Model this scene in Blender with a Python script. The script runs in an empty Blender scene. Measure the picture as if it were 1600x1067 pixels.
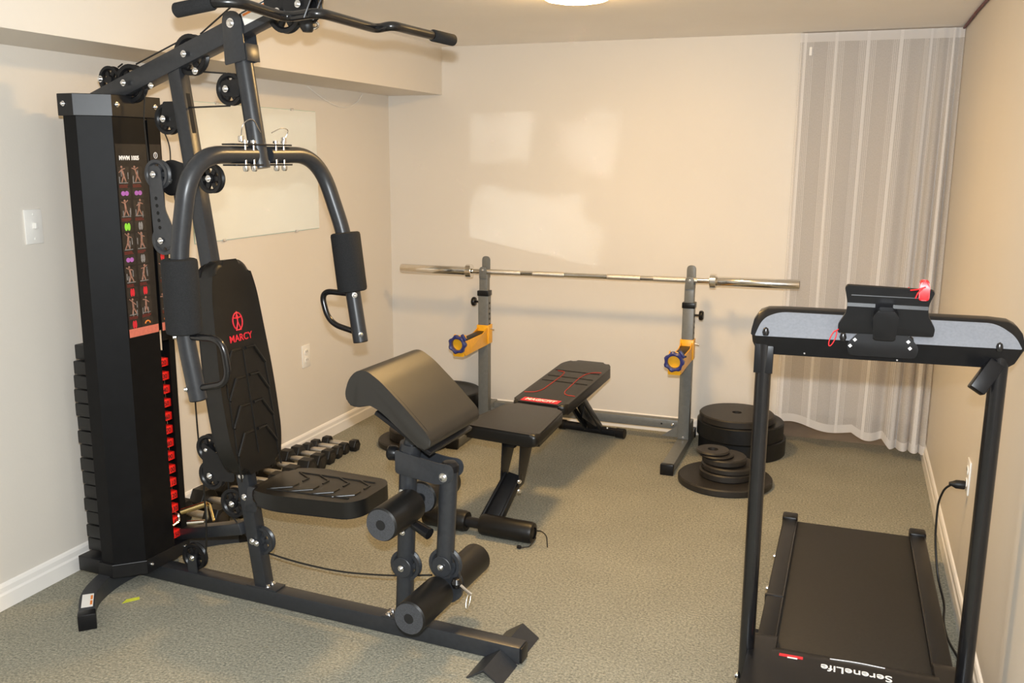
import bpy, bmesh, math, random
from mathutils import Vector, Matrix
PI = math.pi
SC = bpy.context.scene
COL = SC.collection
random.seed(7)

# ------------------------------------------------------------------ camera
CAM_H, FPX = 1.53, 1440.0
YAW, PITCH, ROLL = 0.3507, 0.1978, 0.00544
fw = Vector((-math.sin(YAW)*math.cos(PITCH), math.cos(YAW)*math.cos(PITCH), -math.sin(PITCH)))
r0 = Vector((math.cos(YAW), math.sin(YAW), 0)); u0 = r0.cross(fw)
rt = r0*math.cos(ROLL)+u0*math.sin(ROLL); up = u0*math.cos(ROLL)-r0*math.sin(ROLL)
cd = bpy.data.cameras.new('camera'); cam = bpy.data.objects.new('camera', cd); COL.objects.link(cam)
cd.sensor_width = 36; cd.lens = 36*FPX/1600; cd.clip_start = .02
M = Matrix((rt, up, -fw)).transposed().to_4x4(); M.translation = Vector((0, 0, CAM_H)); cam.matrix_world = M
SC.camera = cam

# ------------------------------------------------------------------ world, flash, exposure
w = bpy.data.worlds.new('world'); SC.world = w; w.use_nodes = True
w.node_tree.nodes['Background'].inputs[0].default_value = (1.0, .80, .60, 1)
w.node_tree.nodes['Background'].inputs[1].default_value = .35  # added warm fill with no seen source, entering through the open rear end
FLASH_W, FLASH_COL = 92, (.90, .955, .99)
LAMP_STRENGTH, LAMP_COL = 146.0, (1.0, .62, .235)
fl = bpy.data.lights.new('camera_flash', 'AREA'); fl.shape = 'ELLIPSE'; fl.size = .06; fl.size_y = .03
fl.energy = FLASH_W; fl.color = FLASH_COL
fo = bpy.data.objects.new('camera_flash', fl); COL.objects.link(fo)
Mf = M.copy(); Mf.translation = Vector((0.0, 0.0, CAM_H+.12)); fo.matrix_world = Mf
vs = SC.view_settings
vs.view_transform = 'Standard'; vs.look = 'None'; vs.gamma = 1; vs.use_curve_mapping = False; vs.exposure = 0.06
SC.cycles.use_denoising = True; SC.cycles.use_guiding = True; SC.cycles.use_surface_guiding = True
SC.cycles.caustics_reflective = True
SC.cycles.blur_glossy = 0.0
SC.cycles.sample_clamp_indirect = 0.0
SC.cycles.max_bounces = 10; SC.cycles.diffuse_bounces = 5; SC.cycles.transparent_max_bounces = 12

# ------------------------------------------------------------------ materials
def srgb(r, g, b):
    f = lambda c: (c/255/12.92) if c/255 <= .04045 else ((c/255+.055)/1.055)**2.4
    return (f(r), f(g), f(b), 1)
def mat(name, col, rough=.5, metal=0, noise=0, nscale=60, bump=0, bscale=200, emit=None, estr=0, spec=.5, coat=0, bdist=.002):
    m = bpy.data.materials.new(name); m.use_nodes = True
    nt = m.node_tree; b = nt.nodes['Principled BSDF']
    b.inputs['Base Color'].default_value = col; b.inputs['Roughness'].default_value = rough
    b.inputs['Metallic'].default_value = metal; b.inputs['Specular IOR Level'].default_value = spec
    b.inputs['Coat Weight'].default_value = coat
    tc = nt.nodes.new('ShaderNodeTexCoord')
    if noise:
        n = nt.nodes.new('ShaderNodeTexNoise'); n.inputs['Scale'].default_value = nscale; n.inputs['Detail'].default_value = 5
        nt.links.new(tc.outputs['Object'], n.inputs['Vector'])
        r = nt.nodes.new('ShaderNodeValToRGB')
        r.color_ramp.elements[0].position = .3; r.color_ramp.elements[1].position = .7
        r.color_ramp.elements[0].color = [c*(1-noise) for c in col[:3]]+[1]
        r.color_ramp.elements[1].color = [min(1, c*(1+noise)) for c in col[:3]]+[1]
        nt.links.new(n.outputs['Fac'], r.inputs[0]); nt.links.new(r.outputs[0], b.inputs['Base Color'])
    if bump:
        n2 = nt.nodes.new('ShaderNodeTexNoise'); n2.inputs['Scale'].default_value = bscale; n2.inputs['Detail'].default_value = 3
        nt.links.new(tc.outputs['Object'], n2.inputs['Vector'])
        bp = nt.nodes.new('ShaderNodeBump'); bp.inputs['Strength'].default_value = bump; bp.inputs['Distance'].default_value = bdist
        nt.links.new(n2.outputs['Fac'], bp.inputs['Height']); nt.links.new(bp.outputs[0], b.inputs['Normal'])
    if emit:
        b.inputs['Emission Color'].default_value = (*emit, 1); b.inputs['Emission Strength'].default_value = estr
    return m
MT = dict(
 wall=mat('wall_paint', (.70, .655, .59, 1), .5, noise=.02, nscale=1.5, bump=.12, bscale=130),
 ceil=mat('ceiling_paint', (.93, .90, .86, 1), .8, noise=.02, nscale=2, bump=.1, bscale=90),
 trim=mat('trim_paint', (.86, .83, .79, 1), .35, noise=.02, nscale=4),
 frame=mat('slate_powder_coat', (.026, .028, .032, 1), .33, spec=.45, noise=.12, nscale=90, bump=.06, bscale=600),
 bframe=mat('black_powder_coat', (.009, .009, .010, 1), .38, spec=.32, noise=.15, nscale=60, bump=.05, bscale=700),
 shroud=mat('black_shroud_paint', (.005, .005, .0055, 1), .48, spec=.14, noise=.15, nscale=30, bump=.05, bscale=500),
 plastic=mat('black_plastic', (.008, .008, .009, 1), .33, noise=.1, nscale=40, spec=.3),
 gloss=mat('glossy_black_enamel', (.006, .006, .007, 1), .24, spec=.65, noise=.1, nscale=40),
 foam=mat('black_foam', (.015, .0155, .0165, 1), .9, spec=.3, noise=.3, nscale=300, bump=.5, bscale=350),
 foamend=mat('grey_foam_end', (.045, .047, .052, 1), .9, noise=.3, nscale=300, bump=.4, bscale=350),
 roll=mat('black_roller_skin', (.007, .0065, .006, 1), .42, spec=.38, noise=.1, nscale=80, bump=.1, bscale=250),
 vinyl=mat('black_vinyl', (.0075, .007, .0065, 1), .34, spec=.42, noise=.12, nscale=25, bump=.12, bscale=500),
 vinyl2=mat('preacher_vinyl', (.009, .0078, .0065, 1), .46, spec=.85, noise=.12, nscale=25, bump=.12, bscale=500),
 chrome=mat('chrome', (.80, .78, .74, 1), .14, 1, noise=.03, nscale=40),
 knurl=mat('knurled_chrome', (.72, .69, .64, 1), .36, 1, noise=.1, nscale=300, bump=.6, bscale=900),
 zinc=mat('zinc_bolt', (.78, .78, .78, 1), .25, 1, noise=.05, nscale=100),
 iron=mat('black_cast_iron', (.018, .015, .0125, 1), .5, noise=.2, nscale=35, bump=.25, bscale=300),
 linkgrey=mat('grey_link_paint', (.045, .047, .052, 1), .4, noise=.08, nscale=80),
 rubber=mat('black_rubber', (.007, .007, .007, 1), .46, spec=.4, noise=.2, nscale=50, bump=.15, bscale=300),
 rack=mat('grey_rack_paint', (.135, .14, .135, 1), .4, noise=.08, nscale=60, bump=.05, bscale=500),
 yellow=mat('yellow_paint', (.86, .42, .012, 1), .38, noise=.06, nscale=40),
 blue=mat('blue_nylon', (.022, .03, .16, 1), .35, noise=.15, nscale=60),
 red=mat('red_plastic', (.75, .012, .018, 1), .35, noise=.08, nscale=60),
 redprint=mat('red_print', (.62, .02, .035, 1), .5, noise=.06, nscale=80),
 tagred=mat('red_weight_tag', (.80, .015, .01, 1), .45, noise=.06, nscale=80),
 redstitch=mat('red_stitching', (.33, .03, .02, 1), .6, noise=.1, nscale=200),
 salmon=mat('salmon_print', (.60, .17, .12, 1), .5, noise=.1, nscale=100),
 white=mat('white_plastic', (.82, .80, .76, 1), .4, noise=.02, nscale=20),
 wprint=mat('white_print', (.85, .85, .85, 1), .5, noise=.02, nscale=60),
 skin=mat('poster_figure_tone', (.30, .16, .12, 1), .5, noise=.3, nscale=150),
 greyp=mat('poster_grey', (.22, .22, .23, 1), .5, noise=.3, nscale=150),
 dkred=mat('poster_dark_red', (.16, .025, .02, 1), .5, noise=.4, nscale=400),
 purple=mat('poster_purple', (.38, .12, .45, 1), .5, noise=.1, nscale=100),
 green=mat('poster_green', (.25, .68, .05, 1), .5, noise=.1, nscale=100),
 orange=mat('poster_orange', (.75, .22, .03, 1), .5, noise=.1, nscale=100),
 poster=mat('poster_black', (.013, .011, .010, 1), .35, noise=.3, nscale=60),
 panel=mat('poster_panel', (.028, .022, .018, 1), .35, noise=.4, nscale=60),
 belt=mat('treadmill_belt', (.013, .0112, .0095, 1), .6, noise=.25, nscale=120, bump=.35, bscale=800),
 console=mat('console_grey', (.20, .21, .235, 1), .42, noise=.08, nscale=150, bump=.15, bscale=900),
 cable=mat('black_cable', (.008, .008, .008, 1), .4, noise=.05, nscale=50),
 brass=mat('pale_brass', (.80, .62, .30, 1), .22, 1, noise=.04, nscale=50),
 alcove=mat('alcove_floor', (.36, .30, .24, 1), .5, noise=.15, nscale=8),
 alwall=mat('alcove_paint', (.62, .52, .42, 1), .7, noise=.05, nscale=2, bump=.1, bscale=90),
 cord=mat('dark_red_cord', (.12, .012, .012, 1), .5, noise=.1, nscale=90),
 scrap=mat('yellow_green_paper', (.55, .60, .05, 1), .6, noise=.1, nscale=90),
 mirror=mat('silvered_mirror', (.93, .95, .90, 1), .004, 1),
 glassedge=mat('green_glass_edge', (.45, .60, .52, 1), .15, noise=.02, nscale=20),
 lamp=mat('lit_lamp_glass', (.9, .85, .75, 1), .4, emit=LAMP_COL, estr=LAMP_STRENGTH),
 hole=mat('dark_hole', (.004, .004, .004, 1), .8),
)
def carpet_mat():
    m = bpy.data.materials.new('carpet_pile'); m.use_nodes = True; nt = m.node_tree; b = nt.nodes['Principled BSDF']
    b.inputs['Roughness'].default_value = .95; b.inputs['Specular IOR Level'].default_value = .1
    tc = nt.nodes.new('ShaderNodeTexCoord')
    n = nt.nodes.new('ShaderNodeTexNoise'); n.inputs['Scale'].default_value = 120; n.inputs['Detail'].default_value = 5; n.inputs['Roughness'].default_value = .75
    nt.links.new(tc.outputs['Object'], n.inputs['Vector'])
    r = nt.nodes.new('ShaderNodeValToRGB')
    r.color_ramp.elements[0].position = .36; r.color_ramp.elements[1].position = .66
    r.color_ramp.elements[0].color = (.180, .180, .147, 1); r.color_ramp.elements[1].color = (.48, .455, .36, 1)
    nt.links.new(n.outputs['Fac'], r.inputs[0])
    n3 = nt.nodes.new('ShaderNodeTexNoise'); n3.inputs['Scale'].default_value = 3.5; n3.inputs['Detail'].default_value = 3
    nt.links.new(tc.outputs['Object'], n3.inputs['Vector'])
    mx = nt.nodes.new('ShaderNodeMixRGB'); mx.blend_type = 'MULTIPLY'; mx.inputs[0].default_value = .25
    nt.links.new(r.outputs[0], mx.inputs[1]); nt.links.new(n3.outputs['Fac'], mx.inputs[2])
    nt.links.new(mx.outputs[0], b.inputs['Base Color'])
    n2 = nt.nodes.new('ShaderNodeTexNoise'); n2.inputs['Scale'].default_value = 130; n2.inputs['Detail'].default_value = 4
    nt.links.new(tc.outputs['Object'], n2.inputs['Vector'])
    bp = nt.nodes.new('ShaderNodeBump'); bp.inputs['Strength'].default_value = .8; bp.inputs['Distance'].default_value = .006
    nt.links.new(n2.outputs['Fac'], bp.inputs['Height']); nt.links.new(bp.outputs[0], b.inputs['Normal'])
    return m
MT['carpet'] = carpet_mat()
def curtain_mat(hem=False):
    m = bpy.data.materials.new('sheer_striped_voile'); m.use_nodes = True; nt = m.node_tree
    for n in list(nt.nodes): nt.nodes.remove(n)
    out = nt.nodes.new('ShaderNodeOutputMaterial')
    uv = nt.nodes.new('ShaderNodeUVMap'); sep = nt.nodes.new('ShaderNodeSeparateXYZ'); nt.links.new(uv.outputs[0], sep.inputs[0])
    def math_(op, a, b=None):
        n = nt.nodes.new('ShaderNodeMath'); n.operation = op
        for i, v in enumerate((a, b)):
            if v is None: continue
            if isinstance(v, (int, float)): n.inputs[i].default_value = v
            else: nt.links.new(v, n.inputs[i])
        return n.outputs[0]
    # stripe bundles: u in metres along the cloth, bundles every 0.155 m
    x = math_('MULTIPLY', sep.outputs[0], 1/.155)
    fr = math_('FRACT', x)
    d = math_('ABSOLUTE', math_('SUBTRACT', fr, .5))              # 0 at bundle centre
    env = math_('LESS_THAN', d, .27)
    fine = math_('GREATER_THAN', math_('FRACT', math_('MULTIPLY', sep.outputs[0], 1/.0085)), .55)
    core = math_('LESS_THAN', d, .05)
    stripes = math_('MAXIMUM', math_('MULTIPLY', math_('MULTIPLY', env, fine), .55), core)
    nz = nt.nodes.new('ShaderNodeTexNoise'); nz.inputs['Scale'].default_value = 240; nt.links.new(uv.outputs[0], nz.inputs['Vector'])
    dens = math_('ADD', math_('MULTIPLY', stripes, .42), .55)
    dens = math_('ADD', dens, math_('MULTIPLY', math_('SUBTRACT', nz.outputs['Fac'], .5), .22))
    if hem: dens = math_('MAXIMUM', dens, .85)
    mixc = nt.nodes.new('ShaderNodeMixShader')
    tr = nt.nodes.new('ShaderNodeBsdfTransparent')
    df = nt.nodes.new('ShaderNodeBsdfDiffuse'); df.inputs[0].default_value = (.90, .89, .89, 1)
    tl = nt.nodes.new('ShaderNodeBsdfTranslucent'); tl.inputs[0].default_value = (.72, .71, .72, 1)
    m2 = nt.nodes.new('ShaderNodeMixShader'); m2.inputs[0].default_value = .3
    nt.links.new(df.outputs[0], m2.inputs[1]); nt.links.new(tl.outputs[0], m2.inputs[2])
    nt.links.new(dens, mixc.inputs[0]); nt.links.new(tr.outputs[0], mixc.inputs[1]); nt.links.new(m2.outputs[0], mixc.inputs[2])
    nt.links.new(mixc.outputs[0], out.inputs[0])
    return m
MT['voile'] = curtain_mat(); MT['voilehem'] = curtain_mat(True)

# ------------------------------------------------------------------ mesh helpers
def V3(*a): return Vector(a[0]) if len(a) == 1 else Vector(a)
def frame_from(z, x=None):
    z = Vector(z).normalized()
    x = Vector(x) if x is not None else (Vector((0, 0, 1)) if abs(z.z) < .95 else Vector((1, 0, 0)))
    x = (x - z*x.dot(z)).normalized(); y = z.cross(x)
    return x, y, z
class MB:
    def __init__(s): s.bm = bmesh.new(); s.uv = None
    def _bev(s, verts, bev, seg):
        if bev <= 0: return
        vs_ = set(verts); es = [e for e in s.bm.edges if e.verts[0] in vs_ and e.verts[1] in vs_]
        bmesh.ops.bevel(s.bm, geom=es, offset=bev, segments=seg, affect='EDGES', profile=.5, clamp_overlap=True)
    def box(s, c, size, ax=None, bev=0, seg=2):
        X, Y, Z = ax if ax else (Vector((1, 0, 0)), Vector((0, 1, 0)), Vector((0, 0, 1)))
        c = Vector(c); h = [v/2 for v in size]; vv = []
        for i in (-1, 1):
            for j in (-1, 1):
                for k in (-1, 1): vv.append(s.bm.verts.new(c+X*h[0]*i+Y*h[1]*j+Z*h[2]*k))
        for f in ((0, 1, 3, 2), (4, 6, 7, 5), (0, 4, 5, 1), (2, 3, 7, 6), (0, 2, 6, 4), (1, 5, 7, 3)):
            s.bm.faces.new([vv[i] for i in f])
        s._bev(vv, bev, seg); return s
    def bx(s, a, b, bev=0, seg=2):
        a, b = Vector(a), Vector(b)
        return s.box((a+b)/2, [abs(b[i]-a[i]) for i in range(3)], bev=bev, seg=seg)
    def bar(s, p0, p1, w_, h_, side=(0, 1, 0), bev=.003, seg=2):
        p0, p1 = Vector(p0), Vector(p1); X = (p1-p0).normalized(); Y = Vector(side); Y = (Y-X*Y.dot(X)).normalized(); Z = X.cross(Y)
        return s.box((p0+p1)/2, ((p1-p0).length, w_, h_), (X, Y, Z), bev, seg)
    def tube(s, pts, r, n=14, closed=False, caps=True):
        pts = [Vector(p) for p in pts]; N = len(pts); rs = r if isinstance(r, (list, tuple)) else [r]*N
        tans = []
        for i in range(N):
            a = pts[(i-1) % N] if (closed or i > 0) else pts[i]; b = pts[(i+1) % N] if (closed or i < N-1) else pts[i]
            tans.append((b-a).normalized())
        x, y, z = frame_from(tans[0]); rings = []
        for i in range(N):
            t = tans[i]; x = (x-t*x.dot(t)).normalized(); y = t.cross(x)
            rings.append([s.bm.verts.new(pts[i]+(x*math.cos(2*PI*k/n)+y*math.sin(2*PI*k/n))*rs[i]) for k in range(n)])
        for i in range(N if closed else N-1):
            a, b = rings[i], rings[(i+1) % N]
            for k in range(n): s.bm.faces.new((a[k], a[(k+1) % n], b[(k+1) % n], b[k]))
        if caps and not closed:
            s.bm.faces.new(list(reversed(rings[0]))); s.bm.faces.new(rings[-1])
        return s
    def lathe(s, prof, o, axis=(0, 0, 1), n=32, close=True):
        """prof: (radius, height) pairs; radius 0 makes a pole"""
        x, y, z = frame_from(axis); o = Vector(o); rings = []
        for (r, h) in prof:
            if r <= 1e-6: rings.append([s.bm.verts.new(o+z*h)])
            else: rings.append([s.bm.verts.new(o+z*h+(x*math.cos(2*PI*k/n)+y*math.sin(2*PI*k/n))*r) for k in range(n)])
        for a, b in zip(rings, rings[1:]):
            if len(a) == 1 and len(b) == 1: continue
            for k in range(n):
                k2 = (k+1) % n
                if len(a) == 1: s.bm.faces.new((a[0], b[k2], b[k]))
                elif len(b) == 1: s.bm.faces.new((a[k], a[k2], b[0]))
                else: s.bm.faces.new((a[k], a[k2], b[k2], b[k]))
        return s
    def cyl(s, p0, p1, r, n=24, bev=.002, r1=None):
        p0, p1 = Vector(p0), Vector(p1); L = (p1-p0).length; r1 = r if r1 is None else r1; b = min(bev, L*.4, r*.5)
        return s.lathe([(0, 0), (r-b, 0), (r, b), (r1, L-b), (r1-b, L), (0, L)], p0, p1-p0, n)
    def prism(s, poly, o, X, Y, t, bev=0, seg=2):
        """poly in X/Y plane at o, extruded t along X x Y"""
        o, X, Y = Vector(o), Vector(X).normalized(), Vector(Y).normalized(); Z = X.cross(Y)
        a = [s.bm.verts.new(o+X*p[0]+Y*p[1]) for p in poly]; b = [s.bm.verts.new(o+X*p[0]+Y*p[1]+Z*t) for p in poly]
        s.bm.faces.new(list(reversed(a))); s.bm.faces.new(b); n = len(a)
        for k in range(n): s.bm.faces.new((a[k], a[(k+1) % n], b[(k+1) % n], b[k]))
        if bev > 0:
            va, vb = set(a), set(b)
            es = [e for e in s.bm.edges if (e.verts[0] in va and e.verts[1] in va) or (e.verts[0] in vb and e.verts[1] in vb)]
            bmesh.ops.bevel(s.bm, geom=es, offset=bev, segments=seg, affect='EDGES', profile=.5, clamp_overlap=True)
        return s
    def build(s, name, m, parent=None, smooth=True, label=None):
        bmesh.ops.recalc_face_normals(s.bm, faces=s.bm.faces[:])
        me = bpy.data.meshes.new(name); s.bm.to_mesh(me); s.bm.free()
        for p in me.polygons: p.use_smooth = smooth
        if smooth: me.set_sharp_from_angle(angle=math.radians(38))
        me.materials.append(MT[m] if isinstance(m, str) else m)
        o = bpy.data.objects.new(name, me); COL.objects.link(o)
        if parent: o.parent = parent
        if label: o['label'] = label
        return o
def thing(name, label, cat, loc=(0, 0, 0), rz=0, group=None):
    o = bpy.data.objects.new(name, None); COL.objects.link(o); o.empty_display_size = .1
    o.location = loc; o.rotation_euler = (0, 0, rz); o['label'] = label; o['category'] = cat
    if group: o['group'] = group
    return o
def tag(o, label, cat, group=None):
    o['label'] = label; o['category'] = cat
    if group: o['group'] = group
    return o
def place(o, loc, rz=0):
    o.location = loc; o.rotation_euler = (0, 0, rz); return o
def struct(name, mb, m, smooth=False):
    o = mb.build(name, m, smooth=smooth); o['kind'] = 'structure'; return o
def copy_tree(o, loc=None, rot=None, parent=None, label=None):
    c = o.copy(); COL.objects.link(c)
    if parent: c.parent = parent
    if loc is not None: c.location = loc
    if rot is not None: c.rotation_euler = rot
    if label: c['label'] = label
    for ch in list(o.children):
        if ch.name != c.name: copy_tree(ch, parent=c)
    return c
def fillet(pts, r, n=8):
    """round the inner corners of a polyline"""
    pts = [Vector(p) for p in pts]; out = [pts[0]]
    rr = r if isinstance(r, (list, tuple)) else [r]*(len(pts)-2)
    for i in range(1, len(pts)-1):
        p, a, b = pts[i], pts[i-1], pts[i+1]; d1 = (a-p); d2 = (b-p)
        t = min(rr[i-1], d1.length*.49, d2.length*.49); q0 = p+d1.normalized()*t; q1 = p+d2.normalized()*t
        for k in range(n+1):
            f = k/n; out.append(q0*(1-f)**2+p*2*f*(1-f)+q1*f*f)
    out.append(pts[-1]); return out
def rrect(w_, h_, r, n=6):
    """rounded rectangle outline centred on the origin"""
    P = []
    for cx, cy, a0 in ((w_/2-r, h_/2-r, 0), (-w_/2+r, h_/2-r, PI/2), (-w_/2+r, -h_/2+r, PI), (w_/2-r, -h_/2+r, 1.5*PI)):
        for k in range(n+1): a = a0+PI/2*k/n; P.append((cx+r*math.cos(a), cy+r*math.sin(a)))
    return P
def round_poly(poly, r, n=6):
    P = [Vector((p[0], p[1], 0)) for p in poly]; out = []; N = len(P)
    for i in range(N):
        p, a, b = P[i], P[i-1], P[(i+1) % N]; d1, d2 = a-p, b-p; ri = r[i] if isinstance(r, (list, tuple)) else r
        t = min(ri, d1.length*.49, d2.length*.49); q0, q1 = p+d1.normalized()*t, p+d2.normalized()*t
        for k in range(n+1):
            f = k/n; q = q0*(1-f)**2+p*2*f*(1-f)+q1*f*f; out.append((q.x, q.y))
    return out
def text_mesh(body, size, o, X, Y, m, name, parent, depth=.0008, bold=.0, shear=0, align='LEFT', sx=1.0):
    cu = bpy.data.curves.new(name, 'FONT'); cu.body = body; cu.size = size; cu.extrude = depth/2; cu.offset = bold
    cu.shear = shear; cu.align_x = align
    tmp = bpy.data.objects.new(name+'_tmp', cu); COL.objects.link(tmp)
    dg = bpy.context.evaluated_depsgraph_get(); me = bpy.data.meshes.new_from_object(tmp.evaluated_get(dg))
    bpy.data.objects.remove(tmp); bpy.data.curves.remove(cu)
    X, Y = Vector(X).normalized(), Vector(Y).normalized(); Z = X.cross(Y)
    R = Matrix((X*sx, Y, Z)).transposed().to_4x4(); R.translation = Vector(o)
    me.transform(R); me.materials.clear(); me.materials.append(MT[m])
    ob = bpy.data.objects.new(name, me); COL.objects.link(ob)
    if parent: ob.parent = parent
    return ob

# ------------------------------------------------------------------ the room
XL, XR, YB, YR, HC = -2.64, .44, 5.053, -1.2, 2.148
XO, YA = -.30, 5.75          # opening to the alcove starts at XO; alcove back wall at YA
T = .1
struct('floor', MB().bx((XL-T, YR-T, -.05), (XR+T, 5.21, 0)), 'carpet')
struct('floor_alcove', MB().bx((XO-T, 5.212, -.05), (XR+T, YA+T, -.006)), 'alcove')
struct('ceiling', MB().bx((XL-T, YR-T, HC), (XR+T, YA+T, HC+.05)), 'ceil')
struct('wall_left', MB().bx((XL-T, YR-T, 0), (XL, YB+T, HC)), 'wall')
struct('wall_back', MB().bx((XL, YB, 0), (XO, YB+T, HC)), 'wall')
struct('wall_right', MB().bx((XR, YR-T, -.05), (XR+T, YA+T, HC)), 'wall')
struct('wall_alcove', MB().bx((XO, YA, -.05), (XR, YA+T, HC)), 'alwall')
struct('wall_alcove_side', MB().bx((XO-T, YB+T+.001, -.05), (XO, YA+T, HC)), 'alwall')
struct('trim_1', MB().bx((XL, YR, 1.88), (-2.29, YB, HC)), 'wall')['label'] = 'painted bulkhead boxed in along the top of the left wall'
def baseboard(name, p0, p1, nrm):
    p0, p1, nrm = Vector(p0), Vector(p1), Vector(nrm)
    prof = [(0, 0), (.014, 0), (.014, .052), (.010, .060), (.010, .078), (.006, .086), (0, .09)]
    mb = MB(); mb.prism([(a, b) for a, b in prof], p0 if True else p0, nrm, (0, 0, 1), 0.001)
    mb.bm.free(); mb.bm = bmesh.new()
    X = nrm; Z = Vector((0, 0, 1))
    a = [mb.bm.verts.new(p0+X*q[0]+Z*q[1]) for q in prof]; b = [mb.bm.verts.new(p1+X*q[0]+Z*q[1]) for q in prof]; n = len(a)
    mb.bm.faces.new(a); mb.bm.faces.new(list(reversed(b)))
    for k in range(n): mb.bm.faces.new((a[k], b[k], b[(k+1) % n], a[(k+1) % n]))
    return struct(name, mb, 'trim')
baseboard('baseboard_left', (XL, YR, 0), (XL, YB-.014, 0), (1, 0, 0))
baseboard('baseboard_back', (XL, YB, 0), (XO, YB, 0), (0, -1, 0))
baseboard('baseboard_right', (XR, YR, 0), (XR, 5.21, 0), (-1, 0, 0))

# ceiling lamp
lamp = thing('ceiling_lamp', 'round flush ceiling lamp glowing warm above the middle of the room', 'lamp', (-1.03, 3.50, HC))
MB().lathe([(0, 0), (.150, 0), (.150, -.012), (.142, -.016), (0, -.016)], (0, 0, 0), n=48).build('rim', 'white', lamp)
MB().lathe([(.140, -.016), (.136, -.026), (.115, -.040), (.08, -.047), (.04, -.050), (0, -.051)], (0, 0, 0), n=48).build('glass_shade', 'lamp', lamp)

# mirror on the left wall
mr = thing('wall_mirror', 'frameless rectangular mirror mounted flat on the left wall', 'mirror', (XL, 3.74, 1.45))
MB().bx((.003, -.493, -.292), (.008, .493, .30)).build('glass', 'mirror', mr, smooth=False)
MB().bx((.0015, -.495, -.295), (.003, .495, .3025)).build('edge_backing', 'glassedge', mr, smooth=False)
for dy in (-.3, .28):
    MB().bx((.002, dy-.012, -.300), (.011, dy+.012, -.288), bev=.002).build('clip', 'zinc', mr)
    MB().bx((.002, dy-.012, .296), (.011, dy+.012, .308), bev=.002).build('clip', 'zinc', mr)

# switch and outlets
sw = thing('light_switch', 'white toggle light switch plate on the left wall', 'light switch', (XL, 2.42, 1.286))
MB().box((.003, 0, 0), (.006, .073, .118), bev=.0025).build('plate', 'white', sw)
MB().box((.012, 0, .004), (.014, .010, .02), bev=.002).build('toggle', 'white', sw)
for dz in (-.042, .042): MB().cyl((.005, 0, dz), (.008, 0, dz), .004, 12, .001).build('screw', 'white', sw)
def outlet(loc, nx, label):
    o = thing('wall_outlet', label, 'wall outlet', loc)
    MB().box((nx*.003, 0, 0), (.006, .073, .118), bev=.0025).build('plate', 'white', o)
    for dz in (-.022, .022):
        s = MB().prism(rrect(.034, .03, .012), (nx*.006, 0, dz), (0, nx, 0), (0, 0, 1), .003, .0008).build('socket', 'white', o)
        for dy, h in ((-.007, .009), (.007, .011)):
            MB().box((nx*.0092, dy, dz+.003), (.0006, .0022, h)).build('slot', 'hole', s)
    return o
outlet((XL, 4.065, .50), 1, 'white duplex outlet low on the left wall, nothing plugged in')
outlet((XR, 3.362, .465), -1, 'white duplex outlet on the right wall with a black plug in it')

# cords at the ceiling
tag(place(MB().tube(fillet([(0, 0, 0), (0, -.5, .004), (.002, -1.1, -.002), (0, -1.9, .002)], .05), .006, 8).build('ceiling_wire', 'cord'), (XR-.008, 5.02, HC-.009)),
    'dark red cord run along the joint of ceiling and right wall', 'cord')
wl = [Vector((0, -.55, 0)), Vector((.004, -.42, -.05)), Vector((.006, -.28, -.085)), Vector((.006, -.14, -.085)), Vector((.004, -.03, -.04)), Vector((0, .02, 0))]
tag(place(MB().tube(fillet(wl, .06), .0025, 6).build('loose_white_wire', 'white'), (XL+.004, 4.72, 1.874)),
    'thin white wire looping loosely below the bulkhead on the left wall', 'wire')

# ------------------------------------------------------------------ sheer curtain over the alcove opening
def curtain():
    t = thing('sheer_curtain', 'white sheer striped curtain hanging over the alcove opening', 'curtain', (.07, YB-.035, 0))
    NU, NV = 150, 46; W_ = .745
    def P(i, j):
        s = i/NU; v = j/NV                            # v 0 top, 1 bottom
        x = -W_/2-.005+W_*s
        right = max(0, (s-.62)/.38)
        amp = .006+.030*right*right*(.35+.65*v)+.012*v
        ph = 2*PI*(2.6*s+3.2*right*right)
        y = amp*math.sin(ph)*(.35+.65*min(1, v*3)) - .02*right*v
        x += -.03*v*max(0, 1-abs(s-.66)*3)*.9 + (.012*math.cos(ph)*right*v) - .008*v
        hem = .115+.02*math.sin(2*PI*s*1.6+.4)-.055*max(0, math.sin(PI*(s-.55)/.3))*(1 if .55 < s < .85 else 0)
        if s > .80: hem = .045+.02*(1-s)
        elif s > .76: hem = hem+(.049-hem)*(s-.76)/.04
        z = (HC-.006)*(1-v)+hem*v
        return Vector((x, y, z))
    # UV: metres of cloth along u, height v
    def sheet(j0, j1, name, m):
        bm = bmesh.new(); uvl = bm.loops.layers.uv.new('UVMap')
        g = [[bm.verts.new(P(i, j)) for i in range(NU+1)] for j in range(j0, j1+1)]
        cum = [0]
        for i in range(NU): cum.append(cum[-1]+(P(i+1, 12)-P(i, 12)).length)
        for a in range(j1-j0):
            for i in range(NU):
                f = bm.faces.new((g[a][i], g[a+1][i], g[a+1][i+1], g[a][i+1]))
                for l, (ii, jj) in zip(f.loops, ((i, a), (i, a+1), (i+1, a+1), (i+1, a))):
                    l[uvl].uv = (cum[ii]*1.05+.05, (jj+j0)/NV)
        me = bpy.data.meshes.new(name); bm.to_mesh(me); bm.free()
        for p in me.polygons: p.use_smooth = True
        me.materials.append(MT[m]); o = bpy.data.objects.new(name, me); COL.objects.link(o); o.parent = t
        return o
    sheet(0, 1, 'heading', 'voilehem'); sheet(1, NV-1, 'panel', 'voile'); sheet(NV-1, NV, 'hem', 'voilehem')
    MB().box((-.325, -.012, HC-.095), (.013, .002, .04)).build('care_tag', 'white', t, label='small white tag near the top left corner')
    MB().cyl((-W_/2, .014, HC-.012), (W_/2-.01, .014, HC-.012), .006, 10).build('rod', 'white', t)
curtain()

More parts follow.
